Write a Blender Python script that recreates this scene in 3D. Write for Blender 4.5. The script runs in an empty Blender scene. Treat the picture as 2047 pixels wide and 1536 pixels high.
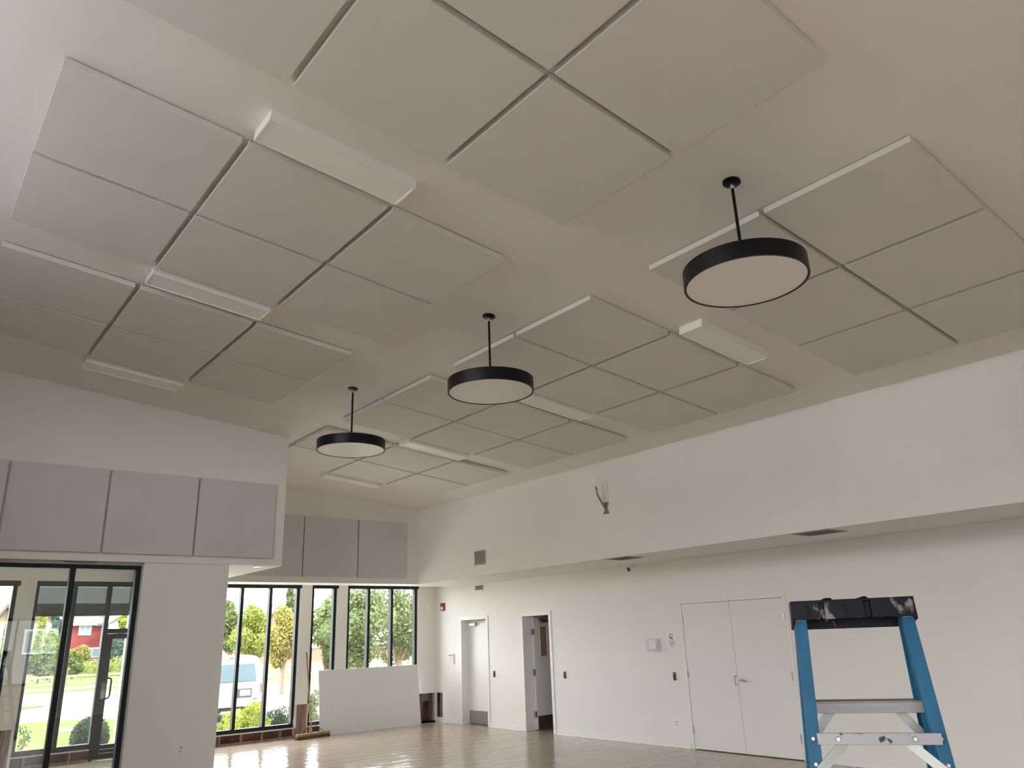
import bpy, bmesh, math, random
import numpy as np
from mathutils import Vector, Matrix

# ------------------------------------------------------------------ camera
SC = bpy.context.scene
COL = SC.collection
W, H, F = 2047, 1536, 1528.55
HC = 1.745
YAW, PITCH, ROLL = [math.radians(v) for v in (39.4328, 18.2102, -2.1310)]
def cam_axes():
    f = np.array([math.sin(YAW)*math.cos(PITCH), math.cos(YAW)*math.cos(PITCH), math.sin(PITCH)])
    r = np.array([math.cos(YAW), -math.sin(YAW), 0.0]); u = np.cross(r, f)
    c, s = math.cos(ROLL), math.sin(ROLL)
    return c*r + s*u, -s*r + c*u, f
CR, CU, CF = cam_axes()
cam_data = bpy.data.cameras.new('camera')
cam_data.sensor_width = 36.0; cam_data.sensor_fit = 'HORIZONTAL'; cam_data.lens = F/W*36.0
cam_data.clip_start = 0.05; cam_data.clip_end = 600
cam = bpy.data.objects.new('camera', cam_data); COL.objects.link(cam)
cam.matrix_world = Matrix(((CR[0], CU[0], -CF[0], 0), (CR[1], CU[1], -CF[1], 0), (CR[2], CU[2], -CF[2], HC), (0, 0, 0, 1)))
SC.camera = cam

# ------------------------------------------------------------------ sky, sun, exposure
SC.view_settings.view_transform = 'Standard'
SC.view_settings.look = 'None'
SC.view_settings.gamma = 1.0
SC.view_settings.use_curve_mapping = False
SC.view_settings.exposure = 1.28
SKY = 5.9
world = bpy.data.worlds.new('sky'); SC.world = world
world.use_nodes = True
wn = world.node_tree.nodes; wl = world.node_tree.links
wn.clear()
wo = wn.new('ShaderNodeOutputWorld'); bg = wn.new('ShaderNodeBackground')
tc = wn.new('ShaderNodeTexCoord'); sep = wn.new('ShaderNodeSeparateXYZ')
ramp = wn.new('ShaderNodeValToRGB'); noise = wn.new('ShaderNodeTexNoise'); mix = wn.new('ShaderNodeMixRGB')
wl.new(tc.outputs['Generated'], sep.inputs[0]); wl.new(sep.outputs['Z'], ramp.inputs[0])
ramp.color_ramp.elements[0].position = 0.0; ramp.color_ramp.elements[0].color = (0.90, 0.95, 1.0, 1)
ramp.color_ramp.elements[1].position = 0.7; ramp.color_ramp.elements[1].color = (0.72, 0.83, 0.98, 1)
noise.inputs['Scale'].default_value = 2.2; noise.inputs['Detail'].default_value = 5
wl.new(tc.outputs['Generated'], noise.inputs['Vector'])
cr2 = wn.new('ShaderNodeValToRGB'); cr2.color_ramp.elements[0].position = 0.38; cr2.color_ramp.elements[1].position = 0.60
wl.new(noise.outputs['Fac'], cr2.inputs[0]); wl.new(cr2.outputs[0], mix.inputs[0])
wl.new(ramp.outputs[0], mix.inputs[1]); mix.inputs[2].default_value = (1.0, 0.97, 0.95, 1)
wl.new(mix.outputs[0], bg.inputs['Color']); bg.inputs['Strength'].default_value = SKY
wl.new(bg.outputs[0], wo.inputs['Surface'])

sun_data = bpy.data.lights.new('sun', 'SUN'); sun_data.energy = 4.0; sun_data.angle = math.radians(6); sun_data.color = (1.0, 0.95, 0.86)
sun = bpy.data.objects.new('sun', sun_data); COL.objects.link(sun)
sun.rotation_euler = (math.radians(38), 0, math.radians(35))

def portal(name, loc, sx, sy, rot):
    d = bpy.data.lights.new(name, 'AREA'); d.shape = 'RECTANGLE'; d.size = sx; d.size_y = sy
    d.cycles.is_portal = True
    o = bpy.data.objects.new(name, d); COL.objects.link(o); o.location = loc; o.rotation_euler = rot
    return o
HP = math.pi/2
portal('portal_far', (6.8, 15.62, 1.55), 6.0, 2.9, (-HP, 0, 0))
portal('portal_entry', (2.35, 15.62, 1.5), 3.4, 3.0, (-HP, 0, 0))
portal('portal_side', (-1.62, 4.6, 4.35), 1.6, 5.0, (0, -HP, 0))
portal('portal_side_low', (-1.62, -.3, 1.42), 2.75, 4.8, (0, -HP, 0))
portal('portal_rear', (3.3, -4.32, 1.8), 2.4, 2.0, (HP, 0, 0))

cy = SC.cycles
cy.use_denoising = True
try: cy.denoiser = 'OPENIMAGEDENOISE'
except Exception: pass
cy.max_bounces = 10; cy.diffuse_bounces = 7; cy.glossy_bounces = 4; cy.transmission_bounces = 6; cy.transparent_max_bounces = 16
cy.sample_clamp_indirect = 6.0; cy.caustics_reflective = False; cy.caustics_refractive = False

# ------------------------------------------------------------------ pixel -> place (on a surface whose place is known)
def ray(p):
    a, b = (p[0]-W/2)/F, (p[1]-H/2)/F
    return CF + a*CR - b*CU
def on_x(p, X): d = ray(p); d = d*(X/d[0]); return Vector((d[0], d[1], d[2]+HC))
def on_y(p, Y): d = ray(p); d = d*(Y/d[1]); return Vector((d[0], d[1], d[2]+HC))
def on_z(p, Z): d = ray(p); d = d*((Z-HC)/d[2]); return Vector((d[0], d[1], Z))

# ------------------------------------------------------------------ materials
MATS = {}
def mat(name, col, rough=0.6, metal=0.0, var=0.04, scale=6.0, bump=0.0, bscale=200.0, spec=0.5, col2=None, coat=0.0, trans=0.0, stretch=None, detail=3.0, lo=0.35, hi=0.65):
    if name in MATS: return MATS[name]
    m = bpy.data.materials.new(name); m.use_nodes = True
    n = m.node_tree.nodes; l = m.node_tree.links
    b = n['Principled BSDF']; out = n['Material Output']
    b.inputs['Roughness'].default_value = rough; b.inputs['Metallic'].default_value = metal
    b.inputs['Specular IOR Level'].default_value = spec
    if coat: b.inputs['Coat Weight'].default_value = coat; b.inputs['Coat Roughness'].default_value = 0.1
    t = n.new('ShaderNodeTexCoord'); mp = n.new('ShaderNodeMapping')
    l.new(t.outputs['Object'], mp.inputs[0])
    if stretch: mp.inputs['Scale'].default_value = stretch
    nz = n.new('ShaderNodeTexNoise'); nz.inputs['Scale'].default_value = scale; nz.inputs['Detail'].default_value = detail
    l.new(mp.outputs[0], nz.inputs['Vector'])
    r = n.new('ShaderNodeValToRGB'); l.new(nz.outputs['Fac'], r.inputs[0])
    c2 = col2 if col2 else tuple(max(0, c*(1-var)) for c in col)
    c1 = col if col2 else tuple(min(1, c*(1+var)) for c in col)
    r.color_ramp.elements[0].position = lo; r.color_ramp.elements[1].position = hi
    r.color_ramp.elements[0].color = (*c2, 1); r.color_ramp.elements[1].color = (*c1, 1)
    l.new(r.outputs[0], b.inputs['Base Color'])
    if bump:
        bz = n.new('ShaderNodeTexNoise'); bz.inputs['Scale'].default_value = bscale; bz.inputs['Detail'].default_value = 2
        l.new(mp.outputs[0], bz.inputs['Vector'])
        bp = n.new('ShaderNodeBump'); bp.inputs['Strength'].default_value = bump; bp.inputs['Distance'].default_value = 0.004
        l.new(bz.outputs['Fac'], bp.inputs['Height']); l.new(bp.outputs[0], b.inputs['Normal'])
    if trans:
        tr = n.new('ShaderNodeBsdfTranslucent'); l.new(r.outputs[0], tr.inputs['Color'])
        mx = n.new('ShaderNodeMixShader'); mx.inputs[0].default_value = trans
        l.new(b.outputs[0], mx.inputs[1]); l.new(tr.outputs[0], mx.inputs[2]); l.new(mx.outputs[0], out.inputs['Surface'])
    MATS[name] = m
    return m
def glass_mat(name, tint=(0.965, 0.965, 0.955), boost=1.0, base=0.045):
    if name in MATS: return MATS[name]
    m = bpy.data.materials.new(name); m.use_nodes = True
    n = m.node_tree.nodes; l = m.node_tree.links; n.clear()
    out = n.new('ShaderNodeOutputMaterial'); tp = n.new('ShaderNodeBsdfTransparent'); gl = n.new('ShaderNodeBsdfGlossy')
    tp.inputs[0].default_value = (*tint, 1); gl.inputs['Roughness'].default_value = 0.0
    fr = n.new('ShaderNodeLayerWeight'); fr.inputs['Blend'].default_value = 0.5     # Schlick reflectance, the same from both sides
    pw = n.new('ShaderNodeMath'); pw.operation = 'POWER'; pw.inputs[1].default_value = 5.0
    ml = n.new('ShaderNodeMath'); ml.operation = 'MULTIPLY_ADD'; ml.inputs[1].default_value = 0.95; ml.inputs[2].default_value = 0.042*boost
    mx = n.new('ShaderNodeMixShader')
    l.new(fr.outputs['Facing'], pw.inputs[0]); l.new(pw.outputs[0], ml.inputs[0]); l.new(ml.outputs[0], mx.inputs[0]); l.new(tp.outputs[0], mx.inputs[1]); l.new(gl.outputs[0], mx.inputs[2])
    l.new(mx.outputs[0], out.inputs['Surface'])
    MATS[name] = m; return m
def screen_mat(name, col, openness):
    m = bpy.data.materials.new(name); m.use_nodes = True
    n = m.node_tree.nodes; l = m.node_tree.links; b = n['Principled BSDF']; out = n['Material Output']
    b.inputs['Base Color'].default_value = (*col, 1); b.inputs['Roughness'].default_value = 0.8
    tp = n.new('ShaderNodeBsdfTransparent'); mx = n.new('ShaderNodeMixShader'); mx.inputs[0].default_value = openness
    l.new(b.outputs[0], mx.inputs[1]); l.new(tp.outputs[0], mx.inputs[2]); l.new(mx.outputs[0], out.inputs['Surface'])
    MATS[name] = m; return m

M_wall = mat('wall paint', (0.79, 0.78, 0.76), 0.55, var=0.012, scale=1.3, bump=0.05, bscale=260)
M_ceil = mat('ceiling paint', (0.80, 0.775, 0.735), 0.7, var=0.012, scale=0.9, bump=0.04, bscale=260)
M_panel = mat('ceiling panel fabric', (0.69, 0.665, 0.63), 0.9, var=0.015, scale=2.0, bump=0.08, bscale=420)
M_wpanel = mat('wall panel fabric', (0.60, 0.60, 0.605), 0.9, var=0.015, scale=2.0, bump=0.08, bscale=420)
M_trim = mat('trim paint', (0.80, 0.795, 0.78), 0.4, var=0.01)
M_door = mat('door paint', (0.77, 0.77, 0.755), 0.4, var=0.012, scale=2)
M_white = mat('white enamel', (0.84, 0.835, 0.815), 0.35, var=0.01)
M_lens = mat('frosted lens', (0.88, 0.86, 0.83), 0.45, var=0.01)
M_black = mat('black powder coat', (0.006, 0.0065, 0.008), 0.38, var=0.1, spec=0.2)
M_frame = mat('dark bronze frame', (0.014, 0.017, 0.022), 0.45, var=0.1, spec=0.25)
M_steel = mat('brushed steel', (0.45, 0.44, 0.43), 0.32, 0.9, var=0.05, scale=30)
M_chrome = mat('chrome', (0.75, 0.75, 0.75), 0.12, 1.0, var=0.02)
M_dark = mat('dark plastic', (0.02, 0.02, 0.022), 0.45, var=0.1)
M_gap = mat('dark gap', (0.05, 0.045, 0.04), 0.9)
M_grille = mat('grille grey', (0.42, 0.40, 0.37), 0.5)
M_ventdark = mat('vent dark', (0.16, 0.15, 0.135), 0.7)
M_stud = mat('weathered stud wood', (0.42, 0.27, 0.22), 0.85, col2=(0.19, 0.12, 0.10), scale=5, stretch=(8, 8, 0.6), bump=0.4, bscale=40)
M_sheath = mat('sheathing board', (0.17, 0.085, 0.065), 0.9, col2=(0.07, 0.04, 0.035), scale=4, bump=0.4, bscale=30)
M_gyp = mat('gypsum paper', (0.70, 0.705, 0.72), 0.8, var=0.01, scale=1.5)
M_glass = glass_mat('clear window glass', (0.98, 0.98, 0.975))
M_glass_far = glass_mat('low emissivity window glass', (0.935, 0.94, 0.93))
M_glass_in = glass_mat('storefront glass', (0.85, 0.875, 0.862), 1.8)
M_shade = screen_mat('solar screen', (0.008, 0.009, 0.012), 0.155)
M_blue = mat('blue fibreglass', (0.010, 0.088, 0.170), 0.5, spec=0.22, col2=(0.008, 0.068, 0.135), scale=14, stretch=(1, 1, 0.3), bump=0.1, bscale=90)
M_alu = mat('worn aluminium', (0.22, 0.215, 0.22), 0.5, 0.5, col2=(0.17, 0.165, 0.17), scale=8, stretch=(0.4, 3, 3))
M_alu_spat = mat('spattered aluminium', (0.24, 0.235, 0.24), 0.5, 0.5, col2=(0.02, 0.02, 0.02), scale=30, lo=0.33, hi=0.40)
M_cap = mat('spattered black plastic', (0.006, 0.006, 0.009), 0.45, col2=(0.006, 0.006, 0.009), spec=0.1)
# paint smears on the ladder cap
def add_smears(m, colr=(0.16, 0.15, 0.15), scale=17.0, lo=0.60, hi=0.66):
    n = m.node_tree.nodes; l = m.node_tree.links; b = n['Principled BSDF']
    src = b.inputs['Base Color'].links[0].from_socket
    t = n.new('ShaderNodeTexCoord'); mp = n.new('ShaderNodeMapping'); mp.inputs['Scale'].default_value = (1.0, 1.0, 0.7); mp.inputs['Location'].default_value = (3.3, 1.7, 0.4)
    nz = n.new('ShaderNodeTexNoise'); nz.inputs['Scale'].default_value = scale; nz.inputs['Detail'].default_value = 4
    l.new(t.outputs['Object'], mp.inputs[0]); l.new(mp.outputs[0], nz.inputs['Vector'])
    r = n.new('ShaderNodeValToRGB'); r.color_ramp.elements[0].position = lo; r.color_ramp.elements[1].position = hi
    l.new(nz.outputs['Fac'], r.inputs[0])
    mx = n.new('ShaderNodeMixRGB'); mx.inputs[2].default_value = (*colr, 1)
    l.new(r.outputs[0], mx.inputs[0]); l.new(src, mx.inputs[1]); l.new(mx.outputs[0], b.inputs['Base Color'])
add_smears(M_cap)
M_broomwood = mat('broom wood', (0.30, 0.16, 0.085), 0.5, col2=(0.22, 0.11, 0.06), scale=6, stretch=(4, 4, 0.4))
M_broomyel = mat('yellowed wood', (0.42, 0.30, 0.10), 0.5, col2=(0.30, 0.19, 0.07), scale=8)
M_bristle = mat('bristles', (0.045, 0.038, 0.03), 0.9, col2=(0.12, 0.10, 0.06), scale=60, stretch=(10, 10, 0.3))
M_red = mat('red plastic', (0.30, 0.02, 0.02), 0.4)
M_clear = glass_mat('clear cover', (0.965, 0.967, 0.985), 1.0)
M_paper = mat('paper', (0.84, 0.84, 0.83), 0.8, var=0.01)
M_ink = mat('ink', (0.06, 0.06, 0.06), 0.8)
M_inkgrey = mat('grey ink', (0.30, 0.30, 0.31), 0.8)
M_brownlite = mat('brown interior', (0.30, 0.20, 0.15), 0.8)

def floor_mat():
    m = bpy.data.materials.new('wood plank floor'); m.use_nodes = True
    n = m.node_tree.nodes; l = m.node_tree.links; b = n['Principled BSDF']
    t = n.new('ShaderNodeTexCoord'); mp = n.new('ShaderNodeMapping'); l.new(t.outputs['Object'], mp.inputs[0])
    br = n.new('ShaderNodeTexBrick'); br.offset = 0.4; br.inputs['Scale'].default_value = 1.0
    br.inputs['Brick Width'].default_value = 1.2; br.inputs['Row Height'].default_value = 0.125; br.inputs['Mortar Size'].default_value = 0.003
    br.inputs['Color1'].default_value = (0.46, 0.375, 0.295, 1); br.inputs['Color2'].default_value = (0.40, 0.325, 0.255, 1); br.inputs['Mortar'].default_value = (0.30, 0.24, 0.19, 1)
    l.new(mp.outputs[0], br.inputs['Vector'])
    nz = n.new('ShaderNodeTexNoise'); nz.inputs['Scale'].default_value = 3.0
    mp2 = n.new('ShaderNodeMapping'); mp2.inputs['Scale'].default_value = (0.5, 6, 1); l.new(t.outputs['Object'], mp2.inputs[0]); l.new(mp2.outputs[0], nz.inputs['Vector'])
    mx = n.new('ShaderNodeMixRGB'); mx.blend_type = 'MULTIPLY'; mx.inputs[0].default_value = 0.35
    l.new(br.outputs['Color'], mx.inputs[1]); l.new(nz.outputs['Color'], mx.inputs[2])
    l.new(br.outputs['Color'], b.inputs['Base Color'])
    b.inputs['Roughness'].default_value = 0.15; b.inputs['Specular IOR Level'].default_value = 0.2
    wv = n.new('ShaderNodeTexNoise'); wv.inputs['Scale'].default_value = 1.0; wv.inputs['Detail'].default_value = 2
    mp3 = n.new('ShaderNodeMapping'); mp3.inputs['Scale'].default_value = (3.2, 6.5, 1); l.new(t.outputs['Object'], mp3.inputs[0]); l.new(mp3.outputs[0], wv.inputs['Vector'])
    bp = n.new('ShaderNodeBump'); bp.inputs['Strength'].default_value = 0.9; bp.inputs['Distance'].default_value = 0.012
    l.new(wv.outputs['Fac'], bp.inputs['Height']); l.new(bp.outputs[0], b.inputs['Normal'])
    return m
M_floor = floor_mat()

# ------------------------------------------------------------------ mesh helpers
ORG = {}
class MB:
    def __init__(s): s.v = []; s.f = []
    def quad(s, a, b, c, d):
        k = len(s.v); s.v += [tuple(a), tuple(b), tuple(c), tuple(d)]; s.f.append((k, k+1, k+2, k+3)); return s
    def hexa(s, P):
        k = len(s.v); s.v += [tuple(p) for p in P]
        for q in ((0, 3, 2, 1), (4, 5, 6, 7), (0, 1, 5, 4), (1, 2, 6, 5), (2, 3, 7, 6), (3, 0, 4, 7)): s.f.append(tuple(k+i for i in q))
        return s
    def box(s, x0, x1, y0, y1, z0, z1):
        return s.hexa([(x0, y0, z0), (x1, y0, z0), (x1, y1, z0), (x0, y1, z0), (x0, y0, z1), (x1, y0, z1), (x1, y1, z1), (x0, y1, z1)])
    def bar(s, p, q, w, t, up=(0, 0, 1)):
        p = Vector(p); q = Vector(q); d = (q-p).normalized(); u = Vector(up)
        a = d.cross(u)
        if a.length < 1e-4: a = d.cross(Vector((1, 0, 0)))
        a.normalize(); b = a.cross(d).normalized(); a = a*w/2; b = b*t/2
        return s.hexa([p-a-b, p+a-b, p+a+b, p-a+b, q-a-b, q+a-b, q+a+b, q-a+b])
    def ring(s, pts):
        k = len(s.v); s.v += [tuple(p) for p in pts]; return list(range(k, k+len(pts)))
    def bridge(s, a, b):
        n = len(a)
        for i in range(n): s.f.append((a[i], a[(i+1) % n], b[(i+1) % n], b[i]))
    def tube(s, pts, r, n=12, caps=True):
        pts = [Vector(p) for p in pts]; rr = r if isinstance(r, (list, tuple)) else [r]*len(pts)
        prev = None; rings = []
        for i, p in enumerate(pts):
            d = (pts[min(i+1, len(pts)-1)]-pts[max(i-1, 0)]).normalized()
            a = d.cross(Vector((0, 0, 1)))
            if a.length < 1e-3: a = d.cross(Vector((0, 1, 0)))
            a.normalize()
            if prev is not None and a.dot(prev) < 0: a = -a
            prev = a; b = d.cross(a).normalized()
            rings.append(s.ring([p+a*rr[i]*math.cos(2*math.pi*k/n)+b*rr[i]*math.sin(2*math.pi*k/n) for k in range(n)]))
        for i in range(len(rings)-1): s.bridge(rings[i], rings[i+1])
        if caps: s.f.append(tuple(reversed(rings[0]))); s.f.append(tuple(rings[-1]))
        return s
    def lathe(s, c, prof, n=48, closed=False):
        rings = [s.ring([(c[0]+r*math.cos(2*math.pi*k/n), c[1]+r*math.sin(2*math.pi*k/n), c[2]+z) for k in range(n)]) for r, z in prof]
        for i in range(len(rings)-1): s.bridge(rings[i], rings[i+1])
        if closed: s.bridge(rings[-1], rings[0])
        else:
            s.f.append(tuple(reversed(rings[0]))); s.f.append(tuple(rings[-1]))
        return s
    def poly(s, pts): s.f.append(tuple(s.ring(pts))); return s
    def build(s, name, material, parent=None, local=False, bevel=0.0, smooth=False, loc=None):
        o0 = Vector((0, 0, 0))
        if parent is not None and not local: o0 = ORG.get(parent.name, Vector((0, 0, 0)))
        elif parent is None and loc is not None: o0 = Vector(loc)
        me = bpy.data.meshes.new(name)
        me.from_pydata([(v[0]-o0[0], v[1]-o0[1], v[2]-o0[2]) for v in s.v], [], s.f)
        me.materials.append(material)
        bm = bmesh.new(); bm.from_mesh(me)
        bmesh.ops.recalc_face_normals(bm, faces=bm.faces); bm.to_mesh(me); bm.free()
        if smooth:
            for p in me.polygons: p.use_smooth = True
        o = bpy.data.objects.new(name, me); COL.objects.link(o)
        if parent is not None: o.parent = parent; ORG[o.name] = o0
        else: o.location = o0; ORG[o.name] = o0
        if bevel:
            b = o.modifiers.new('bevel', 'BEVEL'); b.width = bevel; b.segments = 2; b.limit_method = 'ANGLE'; b.angle_limit = math.radians(40)
        if smooth:
            try:
                e = o.modifiers.new('split', 'EDGE_SPLIT'); e.split_angle = math.radians(35)
            except Exception: pass
        return o
def B(x0, x1, y0, y1, z0, z1): return MB().box(x0, x1, y0, y1, z0, z1)
def tag(o, label, cat=None, group=None, kind=None):
    o['label'] = label
    if cat: o['category'] = cat
    if group: o['group'] = group
    if kind: o['kind'] = kind
    return o
def thing(name, label, cat, loc=(0, 0, 0), rotz=0.0, group=None, kind=None):
    o = bpy.data.objects.new(name, None); COL.objects.link(o)
    o.empty_display_size = 0.1; o.location = loc; o.rotation_euler = (0, 0, rotz); ORG[o.name] = Vector(loc)
    return tag(o, label, cat, group, kind)
def struct(name, mb, m, label, cat='structure', **k):
    return tag(mb.build(name, m, **k), label, cat, kind='structure')
def copy_tree(o, parent=None):
    c = o.copy(); COL.objects.link(c); c.parent = parent
    for k in ('label',):
        pass
    for ch in [x for x in bpy.data.objects if x.parent == o]: copy_tree(ch, c)
    return c
def slab(plane, c0, c1, u_cuts, v_cuts, hole):
    """wall slab between c0 and c1 along its normal with rectangular holes; plane 'x': (u,v)=(y,z), 'y': (u,v)=(x,z)"""
    m = MB(); U = sorted(set(u_cuts)); V = sorted(set(v_cuts))
    def pt(c, u, v): return (c, u, v) if plane == 'x' else (u, c, v)
    def solid(i, j):
        if i < 0 or j < 0 or i >= len(U)-1 or j >= len(V)-1: return False
        return not hole((U[i]+U[i+1])/2, (V[j]+V[j+1])/2)
    for i in range(len(U)-1):
        for j in range(len(V)-1):
            if not solid(i, j): continue
            u0, u1, v0, v1 = U[i], U[i+1], V[j], V[j+1]
            m.quad(pt(c0, u0, v0), pt(c0, u1, v0), pt(c0, u1, v1), pt(c0, u0, v1))
            m.quad(pt(c1, u0, v0), pt(c1, u1, v0), pt(c1, u1, v1), pt(c1, u0, v1))
            if not solid(i-1, j): m.quad(pt(c0, u0, v0), pt(c1, u0, v0), pt(c1, u0, v1), pt(c0, u0, v1))
            if not solid(i+1, j): m.quad(pt(c0, u1, v0), pt(c1, u1, v0), pt(c1, u1, v1), pt(c0, u1, v1))
            if not solid(i, j-1): m.quad(pt(c0, u0, v0), pt(c0, u1, v0), pt(c1, u1, v0), pt(c1, u0, v0))
            if not solid(i, j+1): m.quad(pt(c0, u0, v1), pt(c0, u1, v1), pt(c1, u1, v1), pt(c1, u0, v1))
    # merge doubles so the slab is one closed body
    bm = bmesh.new(); vs = [bm.verts.new(v) for v in m.v]
    for f in m.f:
        try: bm.faces.new([vs[i] for i in f])
        except ValueError: pass
    bmesh.ops.remove_doubles(bm, verts=bm.verts, dist=1e-5)
    r = MB(); bm.verts.index_update(); r.v = [tuple(v.co) for v in bm.verts]; r.f = [tuple(v.index for v in f.verts) for f in bm.faces]; bm.free()
    return r

# ------------------------------------------------------------------ setting
XW, XB, YF, YB, ZS = 10.145, 8.72, 15.40, 10.96, 2.825
XL, YR = -1.3, -4.0
SL = 0.0982
def zc(x): return 5.196 - SL*x
def inrect(u, v, rects): return any(a < u < b and c < v < d for a, b, c, d in rects)

struct('floor', B(XL-.3, 12.6, YR-.3, YF+.02, -0.25, 0), M_floor, 'glossy light wood plank floor of the hall', 'floor')
struct('ceiling', MB().hexa([(XL-.4, YR-.4, zc(XL-.4)), (10.8, YR-.4, zc(10.8)), (10.8, 15.9, zc(10.8)), (XL-.4, 15.9, zc(XL-.4)),
       (XL-.4, YR-.4, zc(XL-.4)+.4), (10.8, YR-.4, zc(10.8)+.4), (10.8, 15.9, zc(10.8)+.4), (XL-.4, 15.9, zc(XL-.4)+.4)]), M_ceil,
       'warm white sloping ceiling carrying square panels and lights', 'ceiling')

# right wall with its three door openings and the torn corner
D1 = (13.47, 14.40); D2 = (11.48, 12.29); D3 = (6.43, 8.267); DT = 2.115
holes = [(D1[0], D1[1], -1, DT), (D2[0], D2[1], -1, DT), (D3[0], D3[1], -1, 2.13), (15.15, 15.385, 0.10, 0.60)]
struct('wall_right', slab('x', XW, XW+.26, [YR-.2, YF] + [h for r in holes for h in r[:2]], [0, .10, .60, DT, 2.13, 3.2], lambda u, v: inrect(u, v, holes)), M_wall,
       'long white wall with two doors and a double door', 'wall')
def zprism(x0, x1, y0, y1, z0):   # box whose top follows just above the sloping ceiling
    return MB().hexa([(x0, y0, z0), (x1, y0, z0), (x1, y1, z0), (x0, y1, z0), (x0, y0, zc(x0)+.05), (x1, y0, zc(x1)+.05), (x1, y1, zc(x1)+.05), (x0, y1, zc(x0)+.05)])
struct('wall_right_bulkhead', zprism(XB, XW+.4, YR-.2, 13.93, ZS), M_wall, 'white bulkhead hanging above the door wall', 'bulkhead')
struct('wall_back_bulkhead', zprism(4.55, XW+.4, 13.93, 14.5, ZS), M_wall, 'white bulkhead above the far windows', 'bulkhead')
struct('ceiling_pocket', B(3.8, XW+.3, 14.5, YF+.3, 2.99, 3.2), M_ceil, 'low white ceiling pocket over the far windows', 'ceiling')
bh = zprism(XL-.1, 4.55, YB, 11.2, ZS)
b2 = zprism(3.8, 4.55, 11.2, 13.93, ZS)
k = len(bh.v); bh.v += b2.v; bh.f += [tuple(i+k for i in f) for f in b2.f]
struct('wall_front_bulkhead', bh, M_wall, 'white bulkhead above the glazed entry', 'bulkhead')
struct('wall_front', B(2.69, 3.8, 10.985, 11.2, 0, ZS), M_wall, 'white wall pier right of the glazed entry', 'wall')
struct('wall_front_left', B(XL-.1, 1.05, 10.985, 11.2, 0, ZS), M_wall, 'white wall left of the glazed entry', 'wall')
struct('wall_entry_side', B(3.65, 3.8, 11.2, YF+.2, 0, 3.3), M_wall, 'white side wall of the entry', 'wall')
struct('ceiling_entry', B(XL, 3.8, 11.2, YF+.25, 3.25, 3.4), M_ceil, 'white ceiling of the entry', 'ceiling')

# back wall with windows; the lower part of the pier and the curb are stripped
W1 = (3.92, 6.865); W2 = (7.09, 7.69); W3 = (7.905, 9.69); W0 = (0.75, 1.885); WE = (2.12, 4.3)
ZH, ZW = 2.91, 0.19
holes_b = [(W1[0], W1[1], 0.0, ZH), (W2[0], W2[1], 0.0, ZH), (W3[0], W3[1], 0.0, ZH), (W0[0], W0[1], 0.0, ZH), (WE[0], 3.64, 0.0, ZH),
           (6.8, 7.1, 0.0, 0.60), (9.69, 10.12, 0.03, 0.60), (1.885, 2.12, 0.0, 0.60)]
struct('wall_back', slab('y', YF, YF+.22, [XL-.2, XW+.26] + [h for r in holes_b for h in r[:2]], [0, .03, .60, ZH, 3.6], lambda u, v: inrect(u, v, holes_b)), M_wall,
       'white far wall around the tall windows, stripped at its foot', 'wall')

# side wall and rear wall with daylight windows (beside and behind the camera)
holes_s = [(a, a+2.2, 0.10, 2.75) for a in (-2.6, -.2)] + [(a, a+2.3, 3.6, 5.1) for a in (2.2, 4.7)]
struct('wall_left', slab('x', XL-.22, XL, [YR-.2, YF+.2] + [h for r in holes_s for h in r[:2]], [0, .10, 2.75, 3.6, 5.1, 5.4], lambda u, v: inrect(u, v, holes_s)), M_wall,
       'white side wall with tall daylight windows', 'wall')
holes_r = [(2.2, 4.4, .9, 2.7)]
struct('wall_rear', slab('y', YR-.22, YR, [XL-.2, XW+.3] + [h for r in holes_r for h in r[:2]], [0, .9, 2.7, 5.4], lambda u, v: inrect(u, v, holes_r)), M_wall,
       'white wall behind the viewer with windows', 'wall')
def simple_window(n, plane, c, u0, u1, v0, v1, label):
    t = thing('window_%d' % n, label, 'window', ((c, (u0+u1)/2, v0) if plane == 'x' else ((u0+u1)/2, c, v0)), kind='structure')
    def bx(a, b, p, q, d0, d1): return B(c+d0, c+d1, a, b, p, q) if plane == 'x' else B(a, b, c+d0, c+d1, p, q)
    for a, b, p, q in ((u0, u1, v0, v0+.06), (u0, u1, v1-.06, v1), (u0, u0+.06, v0+.06, v1-.06), (u1-.06, u1, v0+.06, v1-.06), ((u0+u1)/2-.03, (u0+u1)/2+.03, v0+.06, v1-.06)):
        bx(a, b, p, q, -.05, .05).build('frame_bar', M_frame, t)
    for a, b in ((u0+.06, (u0+u1)/2-.03), ((u0+u1)/2+.03, u1-.06)): bx(a, b, v0+.06, v1-.06, -.004, .004).build('pane', M_glass, t)
nwin = 10
for r in holes_s:
    simple_window(nwin, 'x', XL-.12, *r, 'dark framed window in the side wall beside the viewer, %s row, %s' % (('lower' if r[2] < 1 else 'upper'), ('nearer the entry' if r[0] in (-.2, 4.7) else 'farther from the entry'))); nwin += 1
for r in holes_r:
    simple_window(nwin, 'y', YR-.12, *r, 'dark framed window in the wall behind the viewer'); nwin += 1

# closets behind the doors
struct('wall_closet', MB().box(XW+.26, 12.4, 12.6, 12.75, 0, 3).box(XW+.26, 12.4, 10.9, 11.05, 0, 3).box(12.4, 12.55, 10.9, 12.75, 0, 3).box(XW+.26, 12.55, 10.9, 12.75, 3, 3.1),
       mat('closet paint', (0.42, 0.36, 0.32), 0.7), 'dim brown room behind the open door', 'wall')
struct('wall_right_backing', MB().box(XW+.27, XW+.33, 13.3, 14.6, 0, 2.3).box(XW+.27, XW+.33, 6.2, 8.5, 0, 2.3).box(XW+.262, XW+.33, 15.0, 15.6, 0, 1.0), M_gap, 'dark backing behind the closed doors', 'wall')

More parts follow.
